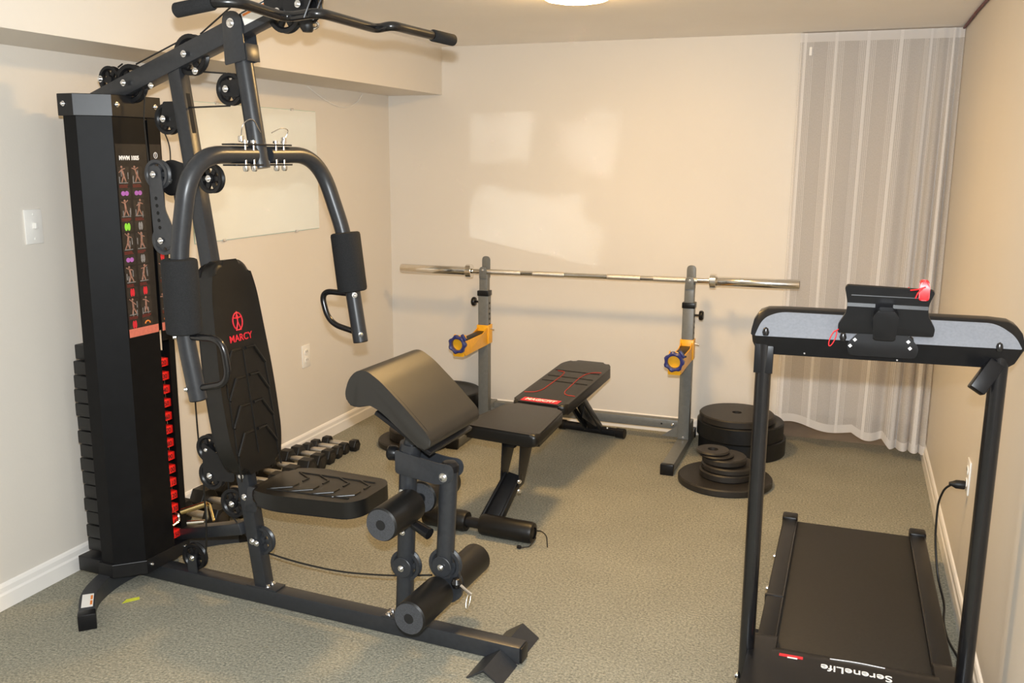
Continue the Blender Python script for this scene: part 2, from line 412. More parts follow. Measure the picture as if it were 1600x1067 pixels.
# ------------------------------------------------------------------ home gym
GA = math.radians(-3.2)
gym = thing('home_gym', 'tall dark grey and black multi station home gym with weight stack tower', 'home gym', (-2.31, 2.538, 0), GA)
def gp(name, mb, m='frame', parent=None, label=None, smooth=True): return mb.build(name, m, parent or gym, smooth, label)
def bolt(p, n=(0, -1, 0), r=.009, parent=None, m='zinc'):
    p, n = Vector(p), Vector(n).normalized(); r *= .8
    mb = MB(); mb.lathe([(0, 0), (r*1.5, 0), (r*1.5, .002), (r, .0022), (r, .007), (r*.7, .009), (0, .009)], p, n, 12)
    return mb.build('bolt', m, parent or gym)
def pulley(c, r=.047, v=0, holes=True, parent=None, m='plastic', bolt_v=-.016):
    c = Vector((c[0], v, c[1])); ax = Vector((0, 1, 0)); mb = MB(); hw = .011
    mb.lathe([(r*.70, -hw*.5), (r*.80, -hw), (r, -hw), (r, -hw*.7), (r*.88, -hw*.15), (r*.88, hw*.15), (r, hw*.7), (r, hw), (r*.80, hw), (r*.70, hw*.5), (r*.70, -hw*.5)], c, ax, 32)
    mb.lathe([(0, -hw*1.1), (r*.28, -hw*1.1), (r*.34, -hw*.6), (r*.34, hw*.6), (r*.28, hw*1.1), (0, hw*1.1)], c, ax, 20)
    for k in range(6):
        a = 2*PI*k/6; d = Vector((math.cos(a), 0, math.sin(a)))
        mb.bar(c+d*r*.25, c+d*r*.78, .010, r*.34, side=(0, 1, 0), bev=.001)
    p = mb.build('pulley', m, parent or gym)
    bolt(c+Vector((0, bolt_v, 0)), parent=p); return p
def tube_e(pts, r, name, m='frame', parent=None, label=None, n=18): return gp(name, MB().tube(pts, r, n), m, parent, label)

# base: main rail, front chevron foot, rear curved foot
rail = gp('base_rail', MB().bar((-.09, 0, .0295), (1.455, 0, .0295), .056, .055))
gp('end_cap', MB().bar((1.454, 0, .0295), (1.462, 0, .0295), .05, .05), 'plastic', rail)
def chevron(v0, v1):
    prof = [(-.058, 0), (0, .040), (.058, 0), (.050, 0), (0, .034), (-.050, 0)]
    return MB().prism([(p[0], p[1]) for p in prof], (1.392, v1, .0005), (1, 0, 0), (0, 0, 1), (v1-v0))
gp('front_foot', chevron(-.155, -.030)); gp('front_foot', chevron(.030, .150))
for sg in (-1, 1):
    path = fillet([(-.10, 0, .045), (-.10, sg*.14, .045), (-.050, sg*.285, .035), (.058, sg*.385, .03)], .12, 8)
    mb = MB()
    rings = []
    for i, p in enumerate(path):
        a = path[max(0, i-1)]; b = path[min(len(path)-1, i+1)]; t_ = (b-a).normalized(); sd = t_.cross(Vector((0, 0, 1))).normalized()
        h0 = .002; h1 = p.z+.02
        rings.append([mb.bm.verts.new(Vector((p.x, p.y, 0))+sd*q+Vector((0, 0, z_))) for q, z_ in ((-.025, h0), (.025, h0), (.025, h1), (-.025, h1))])
    for a, b in zip(rings, rings[1:]):
        for k in range(4): mb.bm.faces.new((a[k], a[(k+1) % 4], b[(k+1) % 4], b[k]))
    mb.bm.faces.new(rings[0]); mb.bm.faces.new(rings[-1])
    ft = gp('rear_foot', mb)
    d = Vector((.108, sg*.100, 0)).normalized(); e = Vector((.058, sg*.385, .0275))
    gp('foot_cap', MB().bar(e-d*.012, e+d*.028, .056, .055, side=(-d.y, d.x, 0), bev=.003), 'plastic', ft)
    if sg < 0:
        lab = MB(); q = Vector((.000, -.328, .0545)); dd = Vector((.70, -.71, -.05)).normalized(); sd = dd.cross(Vector((0, 0, 1))).normalized()
        lab.box(q, (.090, .036, .0006), (dd, sd, dd.cross(sd)*-1))
        ls = gp('warning_label', lab, 'white', ft, label='white and orange warning sticker')
        o2 = MB(); 
        for k in (-1, 1): o2.box(q+sd*-.012+dd*.018*k+Vector((0, 0, .0006)), (.028, .007, .0004), (dd, sd, dd.cross(sd)*-1))
        gp('sticker_band', o2, 'orange', ls)

# inclined main post and top beam
def post_u(z): return .473-(z-.055)*(.242/1.734)
PW = .044
gp('main_post', MB().bar((post_u(.05)+.004, 0, .05), (post_u(1.80)+.004, 0, 1.80), PW, .050))
gp('post_slot', MB().bar((post_u(1.60)+.0292, 0, 1.60), (post_u(1.725)+.0292, 0, 1.725), .018, .001, bev=0), 'hole')
def beam_z(u): return 1.745+.345*u
bd = Vector((1, 0, .345)).normalized(); bn = Vector((-.345, 0, 1)).normalized()
beam = gp('top_beam', MB().bar((-.12, 0, beam_z(-.12)), (.70, 0, beam_z(.70)), .052, .062))
lab = MB().box(Vector((.575, -.0005, beam_z(.575)))+bn*.0315, (.10, .05, .0006), (bd, Vector((0, 1, 0)), bn))
ls = gp('warning_label', lab, 'white', beam, label='white warning sticker with red band')
gp('sticker_band', MB().box(Vector((.575, .012, beam_z(.575)))+bn*.0323, (.09, .012, .0004), (bd, Vector((0, 1, 0)), bn)), 'orange', ls)
lab2 = MB().box(Vector((.575, -.0265, beam_z(.575)))+bn*.008, (.10, .0006, .035), (bd, Vector((0, 1, 0)), bn))
ls2 = gp('warning_label', lab2, 'white', beam, label='white warning sticker with red band')
gp('sticker_band', MB().box(Vector((.575, -.0271, beam_z(.575)))+bn*.02, (.09, .0004, .007), (bd, Vector((0, 1, 0)), bn)), 'orange', ls2)
pulley((-.055, 1.775), .045, bolt_v=-.045); pulley((.035, beam_z(.035)+.004), .062, bolt_v=-.036)
pulley((.295, beam_z(.295)-.004), .064, bolt_v=-.036)
bolt((.33, -.028, 1.80-.01)); bolt((.145, -.028, beam_z(.145)-.045), r=.008)
# head assembly at the beam end: side plates and two pulleys
for sv in (-.031, .031):
    gp('head_plate', MB().prism(round_poly([(-.09, -.045), (.06, -.065), (.085, .0), (.06, .075), (-.04, .07), (-.09, .03)], .03), (.70, sv+.0025, beam_z(.68)+.015), (1, 0, 0), (0, 0, 1), .004, .001), 'bframe')
pulley((.665, beam_z(.665)-.025), .058, bolt_v=-.042); pulley((.74, beam_z(.70)-.02), .052, bolt_v=-.042)
gp('rubber_stop', MB().lathe([(0, -.022), (.014, -.02), (.022, -.008), (.022, .006), (.012, .02), (0, .021)], (.745, -.005, beam_z(.70)-.075), n=18), 'rubber')
gp('snap_hook', MB().tube([(Vector((.765, 0, beam_z(.7)-.076))+Vector((math.cos(a)*.016, 0, math.sin(a)*.009))) for a in [2*PI*k/16 for k in range(16)]], .004, 8, closed=True), 'chrome')
# press arm pivot bracket over the beam and hanging tube
br = gp('pivot_bracket', MB().prism(round_poly([(-.035, .045), (.035, .045), (.050, -.10), (-.030, -.115)], [.034, .034, .006, .006]), (.485, -.0305, beam_z(.485)+.005), (1, 0, 0), (0, 0, 1), .004, .001), 'frame')
gp('bracket_side', MB().prism(round_poly([(-.035, .045), (.035, .045), (.050, -.10), (-.030, -.115)], [.034, .034, .006, .006]), (.485, .0345, beam_z(.485)+.005), (1, 0, 0), (0, 0, 1), .004, .001), 'frame', br)
gp('bracket_front', MB().bar((.532, 0, beam_z(.485)-.045), (.537, 0, beam_z(.485)-.098), .062, .004), 'frame', br)
bolt((.485, -.036, beam_z(.485)+.014), r=.012); bolt((.485, .036, beam_z(.485)+.014), (0, 1, 0), r=.012)
H0, H1 = Vector((.497, 0, beam_z(.485)-.08)), Vector((.545, 0, 1.494))
tube_e([H0, H1], .0285, 'hanger_tube', n=24)
tube_e([Vector((.543, 0, 1.51)), Vector((.546, 0, 1.490))], .030, 'hanger_socket', n=24)
hp = MB().prism(round_poly([(-.05, -.022), (.02, -.028), (.02, .028), (-.05, .022)], .012), (.475, -.02, 1.735), (1, 0, 0), (0, 0, 1), .004, .001)
gp('pulley_bracket', hp, 'bframe'); pulley((.447, 1.733), .050, v=-.003, bolt_v=-.026)
# swivel plates carrying both press arms
for z_, nm in ((1.562, 'swivel_plate'), (1.500, 'swivel_plate')):
    gp(nm, MB().prism(round_poly([(-.045, -.12), (.035, -.145), (.035, .145), (-.045, .12)], .02), (.535, 0, z_-.002), (1, 0, 0), (0, 1, 0), .005, .001), 'bframe')
for vv in (-.095, -.055, .055, .095):
    gp('plate_bolt', MB().lathe([(0, -.082), (.006, -.082), (.009, -.078), (.009, -.066), (.004, -.066), (.004, .004), (.009, .004), (.009, .012), (0, .013)], (.565, vv, 1.563), n=12), 'zinc')
for sg in (-1, 1):
    gp('pin_tether', MB().tube(fillet([(.56, sg*.105, 1.578), (.575, sg*.115, 1.61+.015*(sg < 0)), (.58, sg*.07, 1.618+.025*(sg < 0)), (.572, sg*.028, 1.60)], .035, 8), .0016, 6), 'zinc')
    gp('lock_pin', MB().cyl((.56, sg*.105, 1.57), (.56, sg*.105, 1.588), .009, 12), 'chrome')
# press arms
ARM_R = .0265
def arm(sg):
    if sg < 0: P = [(.545, -.035, 1.531), (.552, -.32, 1.531), (.500, -.335, 1.235), (.505, -.335, 1.015), (.532, -.325, .815)]
    else:      P = [(.545, .035, 1.531), (.552, .300, 1.533), (.630, .335, 1.25), (.655, .335, 1.06), (.685, .330, .885)]
    path = fillet(P, [.135, .08, .06], 12)
    a = tube_e(path, ARM_R, 'press_arm', n=24)
    p3, p4 = Vector(P[3]), Vector(P[4]); p2 = Vector(P[2]); d = (p4-p3).normalized()
    if sg < 0: f0, f1 = p2+Vector((.002, 0, .0)), p3+Vector((.0, 0, -.002))
    else: f0, f1 = p2+Vector((.0, 0, .018)), p3+Vector((.0, 0, .0))
    fd = (f1-f0).normalized(); L = (f1-f0).length; R_ = .052
    gp('foam_pad', MB().lathe([(.027, 0), (R_-.008, .001), (R_-.002, .004), (R_, .012), (R_, L-.012), (R_-.002, L-.004), (R_-.008, L-.001), (.027, L)], f0, fd, 28), 'foam', a)
    gp('end_cap', MB().cyl(p4-d*.002, p4+d*.004, ARM_R*1.0, 20), 'plastic', a)
    # D handle towards the user side (+u on the near arm, -u on the far arm)
    hd = 1 if sg < 0 else -1
    q0 = p3.lerp(p4, .05); q1 = p3.lerp(p4, .84); o = Vector((hd*.138, 0, 0))
    h = fillet([q0, q0+o+Vector((0, 0, .004)), q1+o*.92+Vector((0, 0, .028)), q1], .05, 10)
    gp('d_handle', MB().tube(h, .0105, 14), 'gloss', a)
    for q in (q0, q1): bolt(q+Vector((-hd*.0255*.7, -.019, 0)), (-.7*hd, -.7, 0), r=.008, parent=a)
arm(-1); arm(1)
pulley((.372, 1.456), .047, v=-.03, bolt_v=-.014)
gp('pulley_bracket', MB().prism(round_poly([(-.09, -.02), (.012, -.02), (.012, .02), (-.09, .02)], .014), (.372, -.012, 1.456), (1, 0, 0), (0, 0, 1), .003, 0), 'bframe')
pulley((.185, 1.447), .050, v=.0, m='plastic')
gp('pulley_bracket', MB().prism(round_poly([(-.06, -.05), (.09, -.035), (.09, .035), (-.02, .065), (-.06, .05)], .02), (.215, -.013, 1.452), (1, 0, 0), (0, 0, 1), .004, .001), 'bframe')
pulley((.183, 1.645), .050, v=0, bolt_v=-.026)
gp('pulley_bracket', MB().prism(round_poly([(-.02, -.015), (.075, -.04), (.075, .055), (-.005, .055)], .008), (.183, -.014, 1.645), (1, 0, 0), (0, 0, 1), .003, 0), 'bframe')
# floating double pulley link
lk = Vector((.115, -.02, 0))
pulley((.150, 1.467), .048, v=-.03, bolt_v=-.022, m='linkgrey'); pulley((.163, 1.250), .048, v=-.03, bolt_v=-.022, m='linkgrey')
lp = MB().prism(round_poly([(.082, 1.50), (.135, 1.50), (.145, 1.36), (.170, 1.31), (.160, 1.235), (.092, 1.235), (.088, 1.30)], .016), (.040, -.043, -.006), (1, 0, 0), (0, 0, 1), .003, .0008)
lkp = gp('link_plate', lp, 'linkgrey')
for k in range(5): gp('adjust_hole', MB().cyl((.150+.002*k, -.0462, 1.389-.024*k), (.150+.002*k, -.0468, 1.389-.024*k), .0062, 12, 0), 'hole', lkp)

# backrest
def backrest():
    c0, c1 = Vector((.415, 0, .475)), Vector((.325, 0, 1.185)); Z = (c1-c0).normalized(); Y = Vector((0, 1, 0)); N = Y.cross(Z).normalized()
    if N.x < 0: N = -N
    L = (c1-c0).length
    out = round_poly([(-.085, 0), (.105, 0), (.135, .10), (.138, .30), (.115, L-.10), (.085, L), (-.075, L), (-.105, L-.10), (-.135, .30), (-.128, .10)], [.03, .03, .05, .1, .08, .05, .05, .08, .1, .05])
    pad = gp('backrest', MB().prism(out, c0+N*.012, Y, Z, .062, .02, 4), 'vinyl')
    pad.data.update()
    gp('back_board', MB().prism([(p[0]*.96, p[1]*.985+.005) for p in out], c0, Y, Z, .016, .003), 'plastic', pad)
    F = c0+N*.0745
    # raised chevron ribs in the lower two thirds
    mb = MB()
    for k in range(4):
        z0 = .055+.093*k
        for sg in (-1, 1):
            a = F+Y*(sg*.012)+Z*(z0+.085); b = F+Y*(sg*.055)+Z*(z0+.085); c = F+Y*(sg*.100)+Z*(z0+.020)
            mb.tube([a+N*.001, b+N*.001, c+N*.001], .0055, 8)
            if sg: mb.tube([c, F+Y*(sg*.104)+Z*(z0-.065)], .0030, 8)
    mb.tube([F+Z*.060, F+Z*.415], .0028, 8)
    gp('embossed_chevrons', mb, 'vinyl', pad)
    # printed emblem: ring with a figure, and the name below it
    eo = F+Z*.511-Y*.006; mb = MB(); E_ = N*.0012
    mb.tube([eo+E_+Y*math.cos(a)*.023+Z*math.sin(a)*.029 for a in [2*PI*k/28 for k in range(28)]], .0024, 6, closed=True)
    for a, b in (((0, .033), (0, -.004)), ((0, -.002), (-.012, -.030)), ((0, -.002), (.012, -.030)), ((-.022, .014), (0, .010)), ((.022, .014), (0, .010))):
        mb.tube([eo+E_+Y*a[0]+Z*a[1], eo+E_+Y*b[0]+Z*b[1]], .0024, 6)
    mb.lathe([(0, 0), (.006, .0002), (.006, .0012), (0, .0014)], eo+Z*.016, N, 12)
    gp('emblem', mb, 'redprint', pad, label='red printed ring emblem with a figure')
    tx = text_mesh('MARCY', .032, F+E_-Y*.058+Z*.446, Y, Z, 'redprint', 'lettering', pad, bold=.0006, sx=1.05)
    tx['label'] = 'red printed lettering'
    gp('back_mount', MB().bar((post_u(.62), 0, .62), c0+Z*.16+N*.0, .05, .05), 'frame', pad)
    gp('back_mount', MB().bar((post_u(1.0), 0, 1.0), c0+Z*.53+N*.0, .05, .05), 'frame', pad)
backrest()
# seat
def seat():
    o = Vector((.520, 0, .404)); X = Vector((1, 0, .035)).normalized(); Y = Vector((0, 1, 0)); Z = X.cross(Y)
    out = round_poly([(.0, -.105), (.10, -.135), (.385, -.115), (.42, -.07), (.42, .08), (.385, .125), (.10, .155), (.0, .115)], [.03, .06, .05, .04, .04, .05, .06, .03])
    s = gp('seat', MB().prism(out, o, X, Y, .052, .020, 4), 'vinyl')
    gp('seat_board', MB().prism([(.01+p[0]*.96, p[1]*.96) for p in out], o-Z*.006, X, Y, .012, .002), 'plastic', s)
    F = o+Z*.0525; mb = MB()
    for k in range(4):
        x0 = .10+.08*k
        for sg in (-1, 1):
            mb.tube([F+X*(x0+.03)+Y*sg*.012, F+X*(x0+.03)+Y*sg*.045, F+X*(x0-.03)+Y*sg*.082], .0035, 8)
    for sg in (-1, 1): mb.tube([F+X*.06+Y*sg*.088, F+X*.37+Y*sg*.078], .0028, 8)
    gp('embossed_chevrons', mb, 'vinyl', s)
    gp('seat_bracket', MB().bar((.452, 0, .405), (.66, 0, .412), .052, .038), 'frame', s)
    gp('seat_hook', MB().prism(round_poly([(-.02, -.06), (.03, -.06), (.055, .03), (.0, .03)], .008), (.455, -.032, .40), (1, 0, 0), (0, 0, 1), .004, .001), 'frame', s)
seat()
for z_ in (.46, .385, .228): bolt((post_u(z_)+.006, -.0265, z_), r=.010)
bolt((.50, -.012, .062), (0, 0, 1), r=.009); bolt((.50, .014, .062), (0, 0, 1), r=.009)
gp('post_foot', MB().bx((.42, -.028, .0575), (.545, .028, .0625), bev=.001), 'frame')
# low pulleys
pulley((.270, .530), .050, v=0); pulley((.285, .440), .052, v=-.01); pulley((.366, .346), .052, v=.0)
gp('pulley_bracket', MB().prism(round_poly([(-.02, -.02), (.115, -.01), (.115, .045), (-.02, .12)], .016), (.275, -.02, .44), (1, 0, 0), (0, 0, 1), .003, 0), 'bframe')
pulley((.172, .110), .050, v=0)
gp('pulley_bracket', MB().prism(round_poly([(-.022, -.055), (.022, -.055), (.018, .012), (-.018, .012)], .01), (.172, -.015, .110), (1, 0, 0), (0, 0, 1), .003, 0), 'frame')
pulley((.475, .225), .050, v=.0, bolt_v=-.028, m='frame')
brace = gp('lower_brace', MB().bar((-.02, .125, .118), (.405, .0, .262), .045, .042), 'frame')
# low row bar resting on the brace is a separate thing (below)

# leg developer
tube_e([(1.036, 0, .05), (1.062, 0, .60)], .0285, 'leg_post', n=24)
gp('post_foot', MB().bx((.965, -.028, .0575), (1.085, .028, .0625), bev=.001), 'frame')
bolt((.985, -.012, .062), (0, 0, 1), r=.009); bolt((.985, .014, .062), (0, 0, 1), r=.009)
tube_e([(1.060, 0, .565), (1.072, 0, .655)], .034, 'post_collar', n=24)
tube_e([(1.070, 0, .63), (1.094, 0, .735)], .0265, 'preacher_tube', n=24)
knob = gp('adjusting_knob', MB().lathe([(.006, 0), (.006, .018), (.020, .020), (.024, .026), (.024, .046), (.019, .052), (0, .053)], (1.045, 0, .615), (-1, -.15, 0), 16), 'plastic')
for sv in (-.036, .032):
    gp('hinge_arm', MB().prism(round_poly([(-.028, -.03), (.12, -.048), (.175, -.030), (.175, .022), (.12, .022), (-.028, .045)], [.01, .02, .026, .026, .02, .01]), (1.062, sv+.004, .592), (1, 0, 0), (0, 0, 1), .004, .001), 'frame')
bolt((1.203, -.037, .572), r=.012)
tube_e([(1.205, 0, .600), (1.185, 0, .235)], .0285, 'leg_lever', n=24)
gp('lever_cap', MB().lathe([(0, .012), (.02, .010), (.029, 0), (.029, -.02)], (1.206, 0, .602), n=20), 'plastic')
pulley((1.048, .245), .052, v=-.002, bolt_v=-.034, m='frame'); pulley((1.190, .275), .054, v=-.002, bolt_v=-.034, m='frame')
for c in ((1.048, .245), (1.190, .275)):
    for sv in (-.033, .030): gp('pulley_cheek', MB().lathe([(0, 0), (.032, 0), (.034, .002), (.032, .003), (0, .003)], (c[0], sv, c[1]), (0, 1, 0), 20), 'frame')
gp('lever_hook', MB().prism(round_poly([(-.03, .05), (.03, .05), (.045, -.05), (.0, -.085), (-.03, -.04)], .02), (1.205, -.006, .225), (1, 0, 0), (0, 0, 1), -.012, .001), 'frame')
gp('ball_knob', MB().lathe([(0, -.018), (.012, -.014), (.018, 0), (.012, .014), (0, .018)], (1.245, -.035, .235), n=16), 'gloss')
gp('lock_pin', MB().tube([(1.255, -.035, .232), (1.285, -.042, .218), (1.300, -.042, .210)], .005, 8), 'chrome')
gp('pin_ring', MB().tube([Vector((1.290, -.045, .190))+Vector((math.cos(a)*.006, math.sin(a)*.012, math.sin(a)*.022)) for a in [2*PI*k/20 for k in range(20)]], .0015, 6, closed=True), 'chrome')
def roller(c, v0, v1, R_=.052, parent=None):
    r = gp('foam_roller', MB().lathe([(.014, 0), (R_-.006, 0), (R_, .006), (R_, abs(v1-v0)-.006), (R_-.006, abs(v1-v0)), (.014, abs(v1-v0))], (c[0], min(v0, v1), c[1]), (0, 1, 0), 32), 'roll', parent)
    e = min(v0, v1)
    gp('roller_end', MB().lathe([(.016, -.0012), (R_-.004, -.0012), (R_-.004, .0002), (.016, .0002), (.016, -.0012)], (c[0], e, c[1]), (0, 1, 0), 32), 'foamend', r)
    gp('roller_hole', MB().lathe([(0, 0), (.016, 0), (.016, .0008), (0, .0008)], (c[0], e-.0006, c[1]), (0, 1, 0), 20), 'hole', r)
    return r
UR, LR = (1.088, .466), (1.183, .193)
gp('roller_axle', MB().cyl((UR[0], -.20, UR[1]), (UR[0], .235, UR[1]), .0125, 14), 'bframe'); roller(UR, -.215, -.032); roller(UR, .030, .215)
gp('roller_axle', MB().cyl((LR[0], -.20, LR[1]), (LR[0], .235, LR[1]), .0125, 14), 'bframe'); roller(LR, -.225, -.033); roller(LR, .032, .240)
gp('t_handle', MB().tube([(1.065, -.02, .408), (1.155, -.040, .382)], [.014, .019], 16), 'plastic')
for z_ in (.365, .46, .50): bolt((1.052, -.029, z_), r=.008)
# preacher pad
def preacher():
    prof = [(.905, .832), (.922, .878), (.955, .906), (.995, .910), (1.05, .882), (1.14, .815), (1.232, .740), (1.246, .715), (1.232, .694), (1.205, .690), (1.12, .745), (1.05, .790), (1.005, .806), (.975, .800), (.940, .792), (.915, .803)]
    prof = [(u_+.037-.150*(u_-.915), z_+.006) for u_, z_ in prof]
    P = round_poly(prof, .02, 4)
    p = gp('preacher_pad', MB().prism(P, (0, .165, 0), (1, 0, 0), (0, 0, 1), .33, .026, 6), 'vinyl2')
    a, b = Vector((1.03, 0, .783)), Vector((1.215, 0, .678)); X = (b-a).normalized(); Z = Vector((-X.z, 0, X.x))
    gp('pad_board', MB().box((a+b)/2, ((b-a).length, .28, .014), (X, Vector((0, 1, 0)), Z), .003), 'plastic', p)
    gp('piping', MB().tube([Vector((q[0], -.1655+.014, q[1])) for q in round_poly([(u_+(1.07-u_)*.04, z_+(.80-z_)*.05) for u_, z_ in prof], .02, 4)], .0032, 6, closed=True), 'vinyl', p)
preacher()

# weight tower: shroud panels, cap, base, stack
VC = .013
P1, P2 = (-.045, -.185+VC), (.030, -.105+VC)
def shroud_side(sg):
    y = lambda v: VC+sg*v
    pts = [(-.100, .180), (-.045, .180), (.030, .105)]
    inner = [(.026, .100), (-.048, .176), (-.100, .176)]
    poly = [(a, y(b)) for a, b in pts+inner]
    if sg < 0: poly = poly[::-1]
    o = MB(); vv0 = []
    return o.prism(poly, (0, 0, .105), (1, 0, 0), (0, 1, 0), 1.550)
sL = gp('shroud_panel', shroud_side(-1), 'shroud', smooth=False); sR = gp('shroud_panel', shroud_side(1), 'shroud', smooth=False)
FU = .030
gp('shroud_back', MB().bx((-.052, VC-.174, .90), (-.048, VC+.174, 1.65)), 'shroud', sL, smooth=False)
gp('shroud_front', MB().bx((FU-.004, VC-.105, .105), (FU, VC+.036, 1.66)), 'shroud', sL, smooth=False)
gp('shroud_front', MB().bx((FU-.004, VC+.078, .105), (FU, VC+.105, 1.66)), 'shroud', sR, smooth=False)
gp('shroud_front', MB().bx((FU-.004, VC+.048, .88), (FU, VC+.078, 1.66)), 'shroud', sR, smooth=False)
def hexcap(z0, z1, g, nm):
    q = [(-.112, -.185-g), (-.045, -.185-g), (.033+g, -.107), (.033+g, .107), (-.045, .185+g), (-.112, .185+g)]
    return gp(nm, MB().prism([(a, VC+b) for a, b in q], (0, 0, z0), (1, 0, 0), (0, 1, 0), z1-z0, .002), 'bframe', smooth=False)
cap = hexcap(1.652, 1.722, .003, 'tower_cap'); base = hexcap(.057, .107, .003, 'tower_base')
for v_, in ((-.085,), (.082,)):
    bolt((.0362, VC+v_, 1.69), (1, 0, 0), r=.007, parent=cap); bolt((.0362, VC+v_, .085), (1, 0, 0), r=.006, parent=base)
bolt((-.085, VC-.1885, 1.69), (0, -1, 0), r=.007, parent=cap)
for v_ in (-.09, .09):
    gp('guide_rod', MB().cyl((-.14, VC+v_, .06), (-.14, VC+v_, 1.69), .0115, 14), 'bframe')
gp('rear_column', MB().bar((-.20, VC, .06), (-.20, VC, 1.70), .05, .04, side=(0, 1, 0)), 'bframe')
gp('tower_foot', MB().bx((-.235, VC-.165, .045), (-.125, VC+.165, .10), bev=.003), 'bframe')
ST = []
for k in range(15):
    z0 = .118+.0505*k; dv = random.uniform(-.003, .003)
    a = .137 if k < 14 else .118
    wp = gp('weight_plate', MB().bx((-.21+dv, VC-a+dv, z0), (-.055+dv, VC+a+dv, z0+.047 if k < 14 else z0+.052), bev=.004), 'rubber')
    if k < 14:
        c = (-.055+dv, VC+.058, z0+.0235)
        tg = gp('weight_tag', MB().bx((-.055, VC+.034, z0+.009), (FU-.010, VC+.078, z0+.038), bev=.001), 'tagred', wp, label='red number tag')
        text_mesh(str(10*(15-k)), .024, (FU-.0092, VC+.056, z0+.015), (0, 1, 0), (0, 0, 1), 'hole', 'numeral', tg, depth=.0006, align='CENTER', sx=.9)
gp('selector_pin', MB().tube(fillet([(FU+.0, VC+.045, .235), (FU+.035, VC+.03, .235), (FU+.037, VC+.03, .21), (FU+.037, VC-.005, .205)], .01), .005, 8), 'chrome')
# exercise chart on the tower front
def chart():
    e = .0006
    post = gp('exercise_chart', MB().bx((FU, VC-.101, .915), (FU+e, VC+.034, 1.565)), 'poster', label='black exercise chart with small figures and coloured muscle icons', smooth=False)
    gp('chart_strip', MB().bx((FU, VC+.050, .915), (FU+e, VC+.101, 1.565)), 'poster', post, smooth=False)
    X = Vector((0, 1, 0)); Z = Vector((0, 0, 1)); f = FU+e
    tx = text_mesh('MWM 1005', .0190, (f+.0003, VC-.088, 1.513), X, Z, 'wprint', 'lettering', post, depth=.0004, bold=.0009, sx=.93); tx['label'] = 'white printed lettering'
    lg = MB(); eo = Vector((f+.0006, VC+.074, 1.528))
    lg.tube([eo+X*math.cos(a)*.008+Z*math.sin(a)*.010 for a in [2*PI*k/16 for k in range(16)]], .0011, 5, closed=True)
    lg.bx((f, VC+.058, 1.506), (f+.0006, VC+.090, 1.509)); lg.bx((f+.0, VC+.073, 1.522), (f+.0006, VC+.075, 1.536)); gp('emblem', lg, 'wprint', post, smooth=False)
    cols = (VC-.074, VC-.016, VC+.074); rows = 5; top = 1.492; rh = .111
    kinds = [['purple', 'purple', 'grey'], ['green', 'grey', 'grey'], ['purple', 'grey', 'red'], ['red', 'red', 'red'], ['red', 'orange', 'orange']]
    rnd = random.Random(3)
    for r in range(rows):
        for c, cv in enumerate(cols):
            zt = top-rh*r; hw = .024 if c < 2 else .019
            pan, fig, gry, red_, m = MB(), MB(), MB(), MB(), MB()
            pan.bx((f, cv-hw, zt-.058), (f+.0002, cv+hw, zt-.001)); pan.bx((f, cv-hw, zt-.106), (f+.0002, cv+hw, zt-.071))
            # generic exercising figure: head, torso, limbs
            lean = rnd.uniform(-.012, .012); b = Vector((f+.0006, cv+rnd.uniform(-.004, .004), zt-.052)); hip = b+Z*.022; sh = hip+Z*.020+X*lean
            fig.lathe([(0, 0), (.0042, 0), (.0042, .0006), (0, .0006)], sh+Z*.008+X*lean*.3, (1, 0, 0), 10)
            for p, q, rr in ((hip, sh, .0042), (hip, b+X*rnd.uniform(.006, .014), .0028), (hip, b-X*rnd.uniform(.004, .014), .0028), (sh, sh+X*.014+Z*rnd.uniform(-.012, .012), .002), (sh, sh-X*.014+Z*rnd.uniform(-.012, .012), .002)):
                d = (q-p); s_ = Vector((0, 0, 0)); n_ = d.cross(Vector((1, 0, 0))).normalized()
                fig.prism([(0, -rr), (d.length, -rr*.7), (d.length, rr*.7), (0, rr)], p, d, n_, .0004 if True else 0)
            for kx in range(3):
                gx = cv+rnd.uniform(-hw*.8, hw*.8); gz = zt-rnd.uniform(.012, .05)
                gry.bx((f+.0002, gx-.0015, gz-.012), (f+.0005, gx+.0015, gz+.010))
            gry.bx((f+.0002, cv-hw*.8, zt-.0555), (f+.0005, cv+hw*.7, zt-.053))
            for kx in range(3): red_.bx((f+.0002, cv-hw*.92, zt-.0625-.0036*kx), (f+.0004, cv+hw*rnd.uniform(.2, .8), zt-.0605-.0036*kx))
            k = kinds[r][c]; z_ = zt-.089
            if k == 'orange':
                m.tube([Vector((f+.0005, cv, z_-.004))+X*math.cos(a)*.011+Z*math.sin(a)*.009 for a in [PI*q/10 for q in range(11)]], .0026, 6)
            else:
                for sg in (-1, 1):
                    w2, h2 = (.0085, .008) if k == 'purple' else (.0048, .014)
                    if k == 'green': w2, h2 = .0065, .013
                    m.prism([(math.cos(a)*w2, math.sin(a)*h2) for a in [2*PI*q/14 for q in range(14)]], (f+.0002, cv+sg*w2*.92, z_), (0, 1, 0), (0, 0, 1), .0006)
            gp('chart_panel', pan, 'panel', post, smooth=False); gp('exercise_figure', fig, 'skin', post, smooth=False)
            gp('machine_drawing', gry, 'greyp', post, smooth=False); gp('caption', red_, 'dkred', post, smooth=False)
            gp('muscle_icon', m, {'red': 'redprint', 'grey': 'greyp'}.get(k, k), post, smooth=False, label=k+' muscle icon')
    gp('chart_banner', MB().bx((f, VC-.100, .9165), (f+.0006, VC+.033, .945)).bx((f, VC+.051, .9165), (f+.0006, VC+.100, .945)), 'salmon', post, label='salmon coloured banner', smooth=False)
chart()
